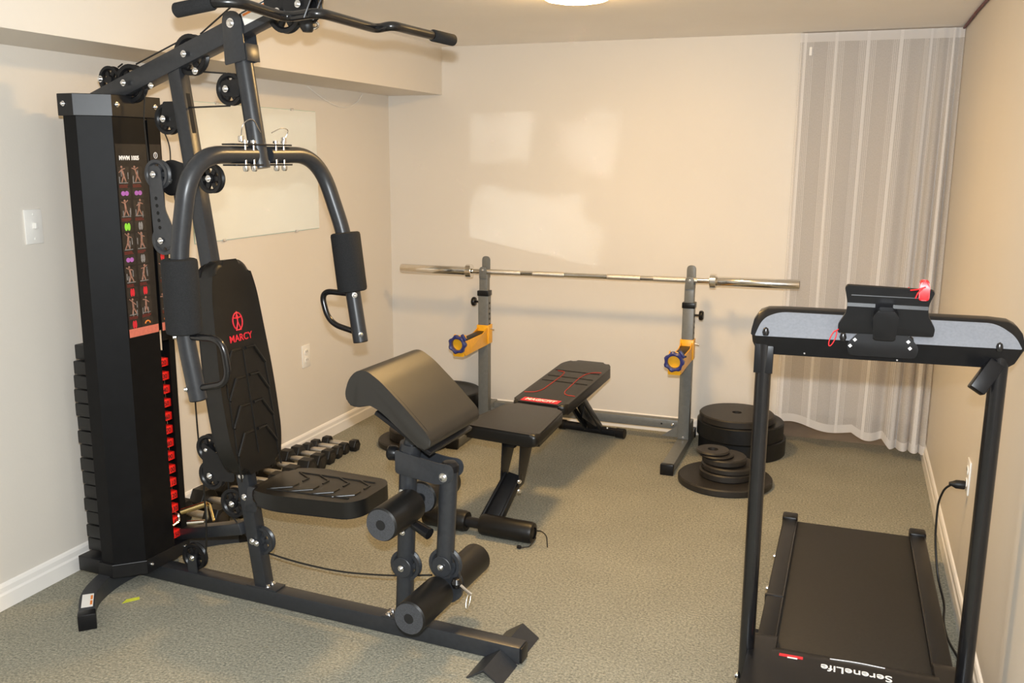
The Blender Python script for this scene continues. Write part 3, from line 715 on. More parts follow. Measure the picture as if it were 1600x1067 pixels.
# cables
def cable(pts, r=.0028, rad=.03): return gp('cable', MB().tube(fillet(pts, rad, 6), r, 8), 'cable')
cable([(.335, 0, beam_z(.295)+.058), (.50, 0, beam_z(.50)+.085), (.66, 0, beam_z(.66)+.055)])
cable([(-.02, 0, 1.815), (.0, 0, 1.825)]); cable([(.06, 0, beam_z(.05)+.06), (.25, 0, beam_z(.25)+.056)])
cable([(.335, 0, 1.79), (.43, -.003, 1.782)]); cable([(.44, -.003, 1.683), (.26, -.003, 1.68), (.19, 0, 1.697)])
cable([(.088, 0, beam_z(.035)-.03), (.085, -.01, 1.64), (.105, -.02, 1.47)], .0022)
cable([(.135, 0, 1.655), (.185, -.004, 1.56), (.195, -.02, 1.46)], .0022)
cable([(.205, -.02, 1.40), (.21, 0, 1.20), (.22, 0, .60), (.222, 0, .54)], .0028)
cable([(.232, 0, .43), (.236, -.003, .25), (.222, 0, .12)], .003); cable([(.34, 0, .49), (.345, 0, .30), (.43, 0, .21)], .0028)
cable([(.50, 0, .182), (.62, 0, .170), (.80, 0, .168), (1.0, 0, .195), (1.14, 0, .225)], .0032, .12)
cable([(.745, 0, beam_z(.70)-.06), (.766, 0, beam_z(.70)-.072)], .003)

# ------------------------------------------------------------------ lat pull-down bar
def lat_bar():
    A_, B_ = Vector((-1.772, 2.150, 1.935)), Vector((-1.390, 3.120, 1.925))
    c = (A_+B_)/2; t = thing('lat_pulldown_bar', 'long bent black lat bar with rubber grips hung from the front of the gym beam', 'exercise bar', c)
    pts = [(-1.795, 2.175, 1.928), (-1.650, 2.240, 1.945), (-1.612, 2.262, 1.952), (-1.605, 2.490, 1.925), (-1.560, 2.540, 1.934), (-1.490, 2.590, 1.934), (-1.462, 2.800, 1.922), (-1.398, 2.835, 1.936), (-1.375, 2.930, 1.932), (-1.338, 3.115, 1.923)]
    def nearer(p, k): p = Vector(p)-Vector((0, 0, CAM_H)); return p*k+Vector((0, 0, CAM_H))
    pts = [nearer(p, .915+.015*i/8) for i, p in enumerate(LAT)]
    c = (pts[0]+pts[-1])/2; t.location = c
    path = [Vector(p)-c for p in fillet(pts, .045, 6)]
    MB().tube(path, .0135, 16).build('bar', 'gloss', t)
    for a, b in ((path[0], path[0].lerp(path[1], 1)), (path[-1], path[-2])):
        d = (b-a).normalized(); L = .115
        MB().lathe([(0, -.004), (.014, -.004), (.0185, .0), (.0185, L-.004), (.0165, L), (.0135, L)], a, d, 18).build('grip', 'foam', t)
    hz = nearer((-1.515, 2.425, 1.932), .922)-c
    for dy in (-.02, .025):
        MB().tube([hz+Vector((-.006, dy, -.012)), hz+Vector((.012, dy+.004, .03)), hz+Vector((.03, dy+.045, .11))], .0022, 8).build('hanger_loop', 'linkgrey', t)
LAT = [(-1.800, 2.200, 1.923), (-1.660, 2.195, 1.938), (-1.610, 2.225, 1.938), (-1.615, 2.455, 1.930), (-1.478, 2.410, 1.932), (-1.470, 2.745, 1.928), (-1.400, 2.712, 1.932), (-1.385, 2.840, 1.930), (-1.345, 3.060, 1.925)]
lat_bar()

# row bar (chrome) left resting by the tower
rb = thing('row_handle', 'short pale metal V shaped row handle leaning on the gym brace by the tower', 'exercise handle', (-2.20, 2.66, .29))
def g2w(u, v, z):
    c, s = math.cos(GA), math.sin(GA); return Vector((-2.31+u*c-v*s, 2.538+u*s+v*c, z))
rb.location = g2w(.20, .03, .27); rb.rotation_euler = (0, 0, GA)
L_ = lambda u, v, z: Vector((u-.20, v-.03, z-.27))
MB().tube([L_(.105, .02, .262), L_(.20, .04, .300)], .011, 14).build('hand_grip', 'brass', rb)
MB().tube(fillet([L_(.198, .04, .300), L_(.220, .035, .306), L_(.268, .0, .262)], .02, 6), .0055, 10).build('side_rod', 'brass', rb)
MB().tube([L_(.115, .035, .215), L_(.18, .05, .225)], .009, 12).build('hand_grip', 'chrome', rb)
MB().tube(fillet([L_(.18, .05, .225), L_(.20, .045, .24), L_(.198, .04, .300)], .02, 6), .0045, 10).build('side_rod', 'chrome', rb)

# yellow-green scrap under the tower
tag(place(MB().prism([(-.03, -.008), (.028, -.012), (.032, .006), (-.01, .012)], (0, 0, .001), (1, 0, 0), (0, 1, .04), .0012).build('paper_scrap', 'scrap'), (-2.275, 2.345, 0), 1.0),
    'small yellow green paper scrap on the carpet under the tower', 'scrap')

# ------------------------------------------------------------------ dumbbells
def dumbbell(s, name='dumbbell'):
    t = thing(name, '', 'dumbbell', (0, 0, 0))
    hl, hw, L = .052*s+.014, .042*s+.010, .062      # head length, half width, half handle
    z0 = hw*math.cos(PI/6)
    for sg in (-1, 1):
        hexa = [(math.cos(PI/3*k)*hw, math.sin(PI/3*k)*hw) for k in range(6)]
        mb = MB(); mb.prism(hexa, (sg*L if sg > 0 else -L-hl, 0, z0), (0, 1, 0), (0, 0, 1), hl, .007, 3)
        mb.build('head', 'rubber', t)
        MB().lathe([(0, 0), (hw*.55, 0), (hw*.5, .0015), (0, .0015)], (sg*(L+hl), 0, z0), (sg, 0, 0), 20).build('end_disc', 'iron', t)
    MB().lathe([(.012, -L), (.0155, -L*.7), (.0165, 0), (.0155, L*.7), (.012, L)], (0, 0, z0), (1, 0, 0), 18).build('handle', 'knurl', t, label='knurled chrome handle')
    return t
DBY = [4.105, 4.035, 3.962, 3.872, 3.775, 3.662, 3.545, 3.425, 3.290, 3.140, 2.985]
protos = {}
names = ['farthest from the camera, beside the baseboard', 'second from the far end of the row', 'third from the far end of the row',
 'fourth from the far end of the row', 'fifth from the far end of the row', 'sixth from the far end, beyond the gym seat',
 'seventh from the far end, just past the backrest', 'eighth from the far end, beside the gym seat post', 'third from the near end, behind the backrest foot',
 'second from the near end, behind the low pulleys', 'nearest the camera, behind the pale metal row handle']
for i, y in enumerate(DBY):
    s = (.56, .56, .60, .76, .86, .98, 1.04, 1.08, 1.1, 1.1, 1.1)[i]
    d = dumbbell(s)
    d['label'] = 'black hex dumbbell with chrome handle, '+names[i]; d['group'] = 'hex dumbbells in a row by the left wall'
    d.location = (-2.495 if i else -2.47, y, 0); d.rotation_euler = (0, 0, random.uniform(-.06, .06))

# ------------------------------------------------------------------ weight plates
def plate(r, th, m='iron', hub=.025, rim=True, steel=False, name='weight_plate_disc'):
    mb = MB(); b = .006
    ir = r*.86
    if rim: prof = [(hub, 0), (r-b, 0), (r, b), (r, th-b), (r-b, th), (ir, th), (ir-.008, th-.005), (.075 if r > .1 else r*.5, th-.005), (.065 if r > .1 else r*.45, th-.001), (hub, th-.001), (hub, 0)]
    else: prof = [(hub, 0), (r-b, 0), (r, b), (r, th-b), (r-b, th), (hub, th), (hub, 0)]
    mb.lathe(prof, (0, 0, 0), n=56)
    t = bpy.data.objects.new('x', None); bpy.data.objects.remove(t)
    o = mb.build('barbell_plate', m)
    if steel:
        MB().lathe([(hub, 0), (.052, 0), (.052, th+.004), (hub, th+.004), (hub, 0)], (0, 0, 0), n=28).build('steel_hub', 'chrome', o, label='steel hub ring')
    return o
def put_plate(r, th, x, y, z, label, group, m='iron', rim=True, steel=False):
    o = plate(r, th, m, rim=rim, steel=steel); place(o, (x, y, z), random.uniform(0, 6)); tag(o, label, 'weight plate', group); return o
GR = 'weight plates stacked flat at the right foot of the rack'
put_plate(.225, .095, -.468, 4.845, 0, 'thick black bumper plate at the bottom of the tall right-hand stack', 'thick bumper plates right of the rack', 'rubber')
put_plate(.223, .085, -.478, 4.825, .0955, 'thick black bumper plate in the middle of the tall right-hand stack', 'thick bumper plates right of the rack', 'rubber')
put_plate(.193, .040, -.494, 4.795, .181, 'flat black plate with small centre hole topping the tall right-hand stack', 'flat plates right of the rack', 'iron', False)
put_plate(.222, .035, -.485, 4.315, 0, 'wide black plate on the carpet under the small plates, right of the rack foot', GR, 'iron', False)
put_plate(.128, .036, -.478, 4.315, .0355, 'medium black plate lowest but one in the small stack right of the rack foot', GR)
put_plate(.128, .030, -.470, 4.320, .072, 'medium black plate third from the bottom of the small stack by the rack foot', GR)
put_plate(.105, .032, -.492, 4.318, .1025, 'small black plate below the two smallest discs of the small stack', GR, 'iron', False)
put_plate(.082, .013, -.528, 4.300, .135, 'small thin black disc just under the topmost disc of the small stack', GR, 'iron', False)
put_plate(.080, .014, -.546, 4.305, .1485, 'smallest thin black disc topmost on the small stack by the rack foot', GR, 'iron', False)
put_plate(.192, .035, -2.145, 4.325, 0, 'wide black plate on the carpet left of the rack under the angled arm pad', 'plates left of the rack', 'iron', False)
put_plate(.150, .060, -2.13, 4.335, .0355, 'smaller black plate lying on the wide plate left of the rack', 'plates left of the rack')
put_plate(.222, .095, -2.185, 4.800, 0, 'thick black bumper plate lowest in the stack behind the left rack upright', 'bumper plates behind the left upright', 'rubber')
put_plate(.222, .095, -2.185, 4.800, .0955, 'thick black bumper plate with steel hub topping the stack behind the left upright', 'bumper plates behind the left upright', 'rubber', True, True)

# ------------------------------------------------------------------ squat rack and barbell
rk = thing('squat_rack', 'grey steel squat rack with yellow spotter arms by the back wall', 'squat rack', (-1.34, 4.78, 0))
def rp(n, mb, m='rack', par=None, label=None, smooth=True): return mb.build(n, m, par or rk, smooth, label)
for sg in (-1, 1):
    x = sg*.575
    ft = rp('foot', MB().bx((x-.03, -.46, .004), (x+.03, .20, .052), bev=.004))
    for y_ in (-.475, .20): rp('foot_cap', MB().bx((x-.033, y_, .0), (x+.033, y_+.028, .056), bev=.004), 'plastic', ft)
    up_ = rp('upright', MB().bx((x-.03, -.025, .052), (x+.03, .025, .785), bev=.004))
    rp('inner_post', MB().bx((x-.025, -.02, .70), (x+.025, .02, .885), bev=.004), 'rack', up_)
    rp('collar_band', MB().bx((x-.034, -.029, .762), (x+.034, .029, .792), bev=.003), 'plastic', up_)
    rp('clamp_knob', MB().lathe([(.006, 0), (.006, .022), (.022, .024), (.026, .030), (.026, .040), (.020, .046), (0, .047)], (x+sg*.03, 0, .725), (sg, 0, 0), 16), 'plastic', up_)
    for k in range(5): rp('height_hole', MB().cyl((x+.0302, 0, .60+.03*k), (x+.0308, 0, .60+.03*k), .007, 12, 0), 'hole', up_)
    # bar cradle: low front lip, tall rear plate
    rp('cradle_lip', MB().prism(round_poly([(-.022, 0), (.022, 0), (.022, .065), (-.022, .065)], [.002, .002, .021, .021]), (x, -.022, .862), (1, 0, 0), (0, 0, 1), .005, .001), 'rack', up_)
    rp('cradle_back', MB().prism(round_poly([(-.024, 0), (.024, 0), (.024, .12), (-.024, .12)], [.002, .002, .023, .023]), (x, .028, .862), (1, 0, 0), (0, 0, 1), .005, .001), 'rack', up_)
    bolt((x, -.0275, .908), parent=up_, r=.006); bolt((x, -.0275, .065), parent=up_, r=.006)
    # spotter arm: yellow sleeve and arm towards the camera with a turned-up tip
    sl = rp('spotter_arm', MB().bx((x-.036, -.032, .49), (x+.036, .032, .597), bev=.003), 'yellow', label='yellow spotter arm')
    prof = [(-.03, .49), (-.03, .585), (-.10, .562), (-.325, .562), (-.345, .60), (-.365, .60), (-.375, .515), (-.345, .485)]
    rp('arm_plate', MB().prism([(a, b) for a, b in prof], (x+.026, 0, 0), (0, 1, 0), (0, 0, 1), -.005 if False else .005, .001), 'yellow', sl)
    rp('arm_plate', MB().prism([(a, b) for a, b in prof], (x-.031, 0, 0), (0, 1, 0), (0, 0, 1), .005, .001), 'yellow', sl)
    rp('arm_floor', MB().bx((x-.03, -.345, .487), (x+.03, -.03, .492)), 'yellow', sl)
    rp('arm_tip', MB().prism(round_poly([(-.031, .485), (.031, .485), (.031, .565), (.015, .60), (-.015, .60), (-.031, .565)], .006), (x, -.368, 0), (1, 0, 0), (0, 0, 1), .005, .001), 'yellow', sl)
    rp('arm_pad', MB().bx((x-.024, -.320, .556), (x+.024, -.04, .566), bev=.002), 'rubber', sl)
    rp('lock_pin', MB().cyl((x+.036, -.005, .575), (x+.062, -.005, .570), .004, 10), 'zinc', sl)
    # gusset and crossbar end
    rp('gusset', MB().prism([(-.025, .12), (.025, .12), (.12, .05), (.12, .045), (-.025, .045)][::1], (x-sg*.0, .028, 0), (-sg, 0, 0), (0, 0, 1), .004), 'rack', up_)
for z_ in (.1,):
    cb = rp('crossbar', MB().bx((-.56, .075, .075), (.56, .125, .125), bev=.004))
    for sg in (-1, 1):
        rp('crossbar_bracket', MB().bx((sg*.575-.03, .026, .052), (sg*.575+.03, .13, .13), bev=.003), 'rack', cb)
        bolt((sg*.50, .0745, .10), parent=cb, r=.008)
        rp('bolt_hole', MB().cyl((sg*.44, .0748, .10), (sg*.44, .0742, .10), .005, 12, 0), 'hole', cb)
# barbell
bz = .9025
bb = thing('barbell', 'long chrome barbell resting across the rack, no plates on it', 'barbell', (-1.328, 4.782, bz))
BA = .0
MB().lathe([(0, -.66), (.0142, -.66), (.0142, .66), (0, .66)], (0, 0, 0), (1, 0, .008), 20).build('shaft', 'chrome', bb)
for a, b in ((-.60, -.37), (-.30, -.12), (.12, .30), (.37, .60)):
    MB().lathe([(.0142, a), (.0148, a+.004), (.0148, b-.004), (.0142, b)], (0, 0, 0), (1, 0, .008), 20).build('knurling', 'knurl', bb)
for sg in (-1, 1):
    s_ = MB().lathe([(0, 0), (.024, 0), (.0252, .002), (.0252, .408), (.0235, .411), (.0, .411)], (sg*.695, 0, sg*.695*.008), (sg, 0, sg*.008*sg*sg), 28).build('sleeve', 'chrome', bb)
    MB().lathe([(.014, 0), (.036, 0), (.038, .002), (.038, .030), (.036, .032), (.025, .032)], (sg*.664, 0, sg*.664*.008), (sg, 0, sg*.008*sg*sg), 28).build('collar_ring', 'chrome', s_)
    MB().lathe([(0, 0), (.019, 0), (.019, .001), (0, .0012)], (sg*1.1055, 0, sg*1.1055*.008), (sg, 0, 0), 24).build('end_cap', 'plastic', s_)
# blue collars hung on the spotter arm tips
def collar(x, label):
    t = thing('barbell_collar', label, 'barbell collar', (x, 4.78-.385, .553), 0, 'blue collars on the spotter arms')
    n = 7; mb = MB(); rings = []
    prof = [(.0315, -.012), (.0315, .012), (.040, .016), (.048, .010), (.048, -.010), (.040, -.016)]
    for k in range(n*4):
        a = 2*PI*k/(n*4)+.3; m = 1+.09*math.cos(n*a)
        rings.append([mb.bm.verts.new((math.cos(a)*r*(m if r > .035 else 1), y_, math.sin(a)*r*(m if r > .035 else 1))) for r, y_ in prof])
    for i in range(len(rings)):
        a, b = rings[i], rings[(i+1) % len(rings)]
        for k in range(len(prof)): mb.bm.faces.new((a[k], a[(k+1) % len(prof)], b[(k+1) % len(prof)], b[k]))
    body = mb.build('ring', 'blue', t)
    MB().box((.038, -.004, .040), (.040, .020, .014), (Vector((.6, 0, -.8)), Vector((0, 1, 0)), Vector((.8, 0, .6))), .004).build('lever', 'blue', t)
    MB().box((.052, .0, .030), (.014, .012, .008), bev=.002).build('lever_tip', 'plastic', t)
    return t
collar(-1.34-.575, 'blue lever collar hung on the tip of the left yellow spotter arm')
collar(-1.34+.575, 'blue lever collar hung on the tip of the right yellow spotter arm')

# ------------------------------------------------------------------ weight bench
wb = thing('weight_bench', 'black adjustable weight bench with red lines standing in front of the rack', 'weight bench', (-1.28, 4.05, 0))
W0 = Vector((-1.28, 4.05, 0))
def wp_(n, mb, m='bframe', par=None, label=None, smooth=True): return mb.build(n, m, par or wb, smooth, label)
def q_(x, y, z): return Vector((x, y, z))-W0
# seat pad
sp = wp_('seat_pad', MB().prism(round_poly([(-1.475+1.28, 3.400-4.05), (-1.115+1.28, 3.345-4.05), (-1.130+1.28, 3.765-4.05), (-1.395+1.28, 3.800-4.05)], .035), (0, 0, .385), (1, 0, 0), (0, 1, 0), .055, .018, 4), 'vinyl')
# back pad, inclined
a0, a1 = Vector((-1.285, 3.865, .428)), Vector((-1.235, 4.585, .478)); Yb = (a1-a0).normalized(); Xb = Yb.cross(Vector((0, 0, 1))).normalized(); Nb = Xb.cross(Yb)
Lb = (a1-a0).length
bp_ = wp_('back_pad', MB().prism(round_poly([(-.135, 0), (.135, 0), (.135, Lb-.07), (.095, Lb), (-.095, Lb), (-.135, Lb-.07)], .035), a0-W0-Nb*.052, Xb, Yb, .052, .016, 4), 'vinyl')
F0 = a0-W0+Nb*.0006
for sg in (-1, 1):
    pts = [(sg*.125, .145), (sg*.075, .15), (sg*.055, .19), (sg*.045, .42), (sg*.055, .50), (sg*.085, .535), (sg*.120, .54)]
    if sg < 0: pts = [(-.125, .13), (-.075, .14), (-.055, .19), (-.050, .44), (-.060, .50), (-.10, .505)]
    wp_('red_piping', MB().tube(fillet([F0+Xb*a+Yb*b for a, b in pts], .03, 5), .0028, 6), 'redstitch', bp_, label='dull red line of stitching')
for k, s_ in enumerate((.34, .42, .52)):
    wp_('seam', MB().tube([F0+Xb*-.12+Yb*s_, F0+Xb*.12+Yb*(s_-.01)], .0018, 6), 'vinyl', bp_)
bd_ = wp_('brand_band', MB().prism([(-.095, .012), (.088, .012), (.092, .060), (-.092, .060)], F0-Nb*.001, Xb, Yb, .0022), 'redprint', bp_, label='red printed band with pale lettering')
text_mesh('MAGICFIT', .036, F0+Nb*.0018-Xb*.078+Yb*.024, Xb, Yb, 'wprint', 'lettering', bd_, bold=.0008, shear=.2, sx=.92)
# front post and foot with foam sleeves
wp_('front_post', MB().bar(q_(-1.315, 3.345, .05), q_(-1.265, 3.50, .21), .055, .018, side=(1, 0, 0)).bar(q_(-1.355, 3.345, .05), q_(-1.30, 3.50, .21), .012, .04, side=(1, 0, 0)).bar(q_(-1.275, 3.345, .05), q_(-1.235, 3.50, .21), .012, .04, side=(1, 0, 0)))
wp_('post_blade', MB().prism([(3.455-4.05, .165), (3.52-4.05, .165), (3.70-4.05, .385), (3.48-4.05, .385)], (.0+.045, 0, 0), (0, 1, 0), (0, 0, 1), .004, .001).prism([(3.455-4.05, .165), (3.52-4.05, .165), (3.70-4.05, .385), (3.48-4.05, .385)], (-.035, 0, 0), (0, 1, 0), (0, 0, 1), .004, .001))
for p in ((-1.235, 3.47, .19), (-1.225, 3.44, .16)): bolt(q_(*p)+Vector((.006, -.012, .006)), (.6, -.8, 0), r=.008, parent=wb)
wp_('front_foot', MB().cyl(q_(-1.60, 3.335, .045), q_(-1.115, 3.305, .045), .022, 20))
fs = wp_('foam_sleeve', MB().lathe([(.024, 0), (.040, .002), (.044, .012), (.044, .185), (.040, .197), (.024, .198)], q_(-1.605, 3.335, .045), (1, -.06, 0), 28), 'roll')
fs = wp_('foam_sleeve', MB().lathe([(.024, 0), (.040, .002), (.044, .012), (.044, .220), (.040, .232), (.024, .236)], q_(-1.345, 3.320, .045), (1, -.06, 0), 28), 'roll')
e = q_(-1.10, 3.300, .03)
wp_('pull_cord', MB().tube(fillet([e+Vector((0, 0, .03)), e+Vector((.03, -.01, .035)), e+Vector((.05, -.015, .02)), e+Vector((.055, -.02, -.025))], .015), .0025, 6).tube(fillet([e, e+Vector((-.01, -.05, -.02)), e+Vector((-.045, -.06, -.026))], .01), .0025, 6), 'cable', fs)
wp_('cord_lock', MB().box(e+Vector((-.05, -.062, -.022)), (.018, .014, .012), bev=.004), 'plastic', fs)
# spine, rear strut, rear foot
wp_('spine_tube', MB().bar(q_(-1.29, 3.50, .345), q_(-1.28, 4.50, .352), .05, .04, side=(1, 0, 0)).bar(q_(-1.28, 4.45, .35), q_(-1.285, 4.84, .05), .05, .04, side=(1, 0, 0)))
wp_('back_support', MB().bar(q_(-1.235, 4.30, .41), q_(-1.22, 4.78, .06), .012, .035, side=(1, 0, 0)).bar(q_(-1.33, 4.30, .41), q_(-1.31, 4.78, .06), .012, .035, side=(1, 0, 0)))
wp_('adjust_bracket', MB().prism([(4.48-4.05, .20), (4.78-4.05, .06), (4.78-4.05, .11), (4.52-4.05, .27)], (.03, 0, 0), (0, 1, 0), (0, 0, 1), .004))
rf = wp_('rear_foot', MB().cyl(q_(-1.485, 4.88, .030), q_(-1.105, 4.82, .030), .024, 20))
for a, b in (((-1.490, 4.8810, .030), (-1.450, 4.8745, .030)), ((-1.145, 4.8263, .030), (-1.095, 4.8184, .030))):
    wp_('foot_cap', MB().cyl(q_(*a), q_(*b), .028, 20), 'plastic', rf)
bolt(q_(-1.19, 4.80, .056), (0, 0, 1), r=.007, parent=rf); bolt(q_(-1.205, 4.40, .34), (1, 0, 0), r=.010, parent=wb, m='plastic')

# ------------------------------------------------------------------ treadmill
TX, TY = .09, 2.9
tm = thing('treadmill', 'black folding treadmill along the right wall with console facing away', 'treadmill', (TX, TY, 0))
def tp(n, mb, m='plastic', par=None, label=None, smooth=True): return mb.build(n, m, par or tm, smooth, label)
def t_(x, y, z): return Vector((x-TX, y-TY, z))
YF, YR2 = 2.545, 3.665; ZF, ZR = .160, .112
sl_ = lambda y: ZF+(ZR-ZF)*(y-YF)/(YR2-YF)
dk = tp('deck', MB().bar(t_(.088, YF-.28, sl_(YF-.28)-.028), t_(.088, YR2-.03, sl_(YR2-.03)-.028), .40, .024, side=(1, 0, 0)), 'belt')
tp('running_belt', MB().bar(t_(.088, YF-.05, sl_(YF-.05)-.010), t_(.088, YR2-.015, sl_(YR2-.015)-.010), .415, .012, side=(1, 0, 0), bev=.004), 'belt', dk)
tp('rear_drum', MB().cyl(t_(-.125, YR2-.015, sl_(YR2)-.027), t_(.30, YR2-.015, sl_(YR2)-.027), .022, 24), 'belt', dk)
for sg, xa, xb in ((-1, -.172, -.120), (1, .296, .350)):
    r_ = tp('side_rail', MB().bar(t_((xa+xb)/2, YF-.02, sl_(YF-.02)-.012), t_((xa+xb)/2, YR2, sl_(YR2)-.012), xb-xa, .040, side=(1, 0, 0), bev=.006, seg=3), 'plastic')
    tp('rail_groove', MB().bar(t_((xa if sg > 0 else xb), YF, sl_(YF)+.0055), t_((xa if sg > 0 else xb), YR2-.04, sl_(YR2-.04)+.0055), .005, .006, side=(1, 0, 0), bev=.001), 'gloss', r_)
    tp('rail_end_cap', MB().bx(t_(xa-.003, YR2-.035, .062), t_(xb+.003, YR2+.022, sl_(YR2)+.020), bev=.008, seg=3), 'plastic', r_)
    tp('frame_tube', MB().bar(t_((xa+xb)/2+sg*.004, YF-.3, .085), t_((xa+xb)/2+sg*.004, YR2-.10, .062), .03, .045, side=(1, 0, 0)), 'bframe', r_)
    tp('rear_foot', MB().bx(t_((xa+xb)/2-.018, YR2-.11, 0), t_((xa+xb)/2+.018, YR2-.05, .065), bev=.004), 'rubber', r_)
for y_, n_ in ((3.28, 'wheel_bolt'), (2.98, 'wheel_bolt')):
    bolt(t_(-.173, y_, sl_(y_)-.02), (-1, 0, 0), r=.010, parent=tm)
tp('rail_clip', MB().bx(t_(-.176, 2.86, sl_(2.86)-.02), t_(-.119, 2.872, sl_(2.86)+.0105), bev=.002), 'gloss')
# motor hood
hx0, hx1 = -.182, .362
hood = tp('motor_hood', MB().prism(round_poly([(2.16, .05), (2.16, .155), (2.23, .205), (2.44, .198), (2.495, .178), (2.50, .05)], [.01, .03, .03, .02, .01, .01]), t_(hx0+.06, 0, 0)*1.0+Vector((0, 0, 0)), (0, 1, 0), (0, 0, 1), hx1-hx0-.12, .004), 'plastic')
for xa, xb in ((hx0-.004, hx0+.068), (hx1-.068, hx1+.004)):
    tp('hood_shoulder', MB().prism(round_poly([(2.16, .04), (2.16, .155), (2.23, .198), (2.53, .186), (2.575, .170), (2.58, .04)], [.01, .03, .03, .02, .01, .01]), t_(xa, 0, 0), (0, 1, 0), (0, 0, 1), xb-xa, .005), 'plastic', hood)
HZ = lambda y: .205+(.198-.205)*(y-2.23)/(.21)
tx = text_mesh('SereneLife', .046, t_(.186, 2.405, HZ(2.405)+.0008), (-1, .004, 0), (0, -1, .03), 'wprint', 'lettering', hood, bold=.0004, sx=.92); tx['label'] = 'white printed lettering'
tp('logo_stroke', MB().tube(fillet([t_(.170, 2.455, .193), t_(.10, 2.462, .192), t_(.03, 2.452, .194)], .05), .0012, 6), 'wprint', hood)
ws = tp('warning_label', MB().box(t_(-.070, 2.418, .1995), (.062, .014, .001), (Vector((1, 0, 0)), Vector((0, 1, -.03)), Vector((0, .03, 1)))), 'redprint', hood, label='red warning sticker')
tp('sticker_text', MB().box(t_(-.066, 2.409, .2001), (.026, .006, .0006)), 'wprint', ws)
# floor frame and uprights
for sg, x, lean in ((-1, -.190, .0), (1, .358, .0)):
    bt = tp('floor_tube', MB().bx(t_(x-.018-.012*(sg < 0), 2.10, .0), t_(x+.018-.012*(sg < 0), 2.835, .035), bev=.004), 'bframe')
    tp('tube_cap', MB().bx(t_(x-.020-.012*(sg < 0), 2.825, .0), t_(x+.020-.012*(sg < 0), 2.85, .038), bev=.004), 'plastic', bt)
    u = tp('upright', MB().cyl(t_(x, 2.45, .02), t_(x, 2.44, 1.08), .0205, 28), 'gloss')
    bolt(t_(x-.021, 2.44, .10), (-1, -.3, 0), r=.009, parent=u); bolt(t_(x+.021, 2.45, .075), (1, 0, 0), r=.009, parent=u)
tp('front_tube', MB().bx(t_(-.215, 2.09, .0), t_(.376, 2.125, .035), bev=.004), 'bframe')
tp('handle_bracket', MB().prism([(-.024, -.05), (.024, -.05), (.024, .03), (-.024, .03)], t_(-.190, 2.436, 1.030), (1, 0, 0), (0, .02, 1), .014, .003), 'plastic')
tp('handle_bracket', MB().bar(t_(.350, 2.432, 1.05), t_(.308, 2.40, .985), .03, .038, side=(0, 1, 0), bev=.003), 'plastic')
# console
def console_body():
    mb = MB(); rings = []
    for x, zb, zc, zt in ((-.224, 1.078, 1.086, 1.100), (-.221, 1.060, 1.083, 1.120), (-.210, 1.038, 1.082, 1.136), (-.190, 1.030, 1.082, 1.144), (-.15, 1.030, 1.083, 1.146),
                          (.33, 1.036, 1.091, 1.150), (.372, 1.037, 1.092, 1.147), (.390, 1.050, 1.093, 1.138), (.401, 1.072, 1.094, 1.124), (.404, 1.086, 1.094, 1.106)):
        pr = [(2.436, zb), (2.405, zc), (2.409, zc+.004), (2.405+(zt-zc)*.95, zt-.003), (2.414+(zt-zc)*.95, zt), (2.515, zt), (2.527, zt-.012), (2.525, zc), (2.505, zb)]
        rings.append([mb.bm.verts.new(t_(x, y, z)) for y, z in pr])
    for p, q in zip(rings, rings[1:]):
        for k in range(len(p)): mb.bm.faces.new((p[k], p[(k+1) % len(p)], q[(k+1) % len(p)], q[k]))
    mb.bm.faces.new(rings[0]); mb.bm.faces.new(rings[-1])
    return mb
cs = tp('console', console_body(), 'plastic')
cs2 = tp('console_panel', MB().prism(round_poly([(-.214, 1.082), (.398, 1.092), (.385, 1.118), (.345, 1.143), (-.160, 1.139), (-.200, 1.122)], [.004, .004, .02, .04, .04, .02]), t_(0, 2.406, 0), (1, 0, 0), (0, 1e-6, 1), .0015), 'console', cs, label='grey brushed panel along the console')
for v in cs2.data.vertices:
    zc = 1.082+(v.co.x+TX+.21)/.61*.011
    v.co.y += (v.co.z-zc)*.95-.0012
for x in (-.187, .0, .155, .350):
    tp('screw_post', MB().lathe([(0, -.006), (.007, -.004), (.009, .004), (.006, .014), (0, .018)], t_(x, 2.407, 1.088), n=12), 'gloss', cs)
for x in (-.09, .13): tp('console_screw', MB().cyl(t_(x, 2.432, 1.040), t_(x, 2.427, 1.040), .0025, 8, .0005), 'zinc', cs)
tp('speaker_mark', MB().prism([(math.cos(a)*.02, math.sin(a)*.006) for a in [2*PI*k/20 for k in range(20)]], t_(.265, 2.4225, 1.062), (1, 0, 0), (0, -.55, 1), .001), 'gloss', cs)
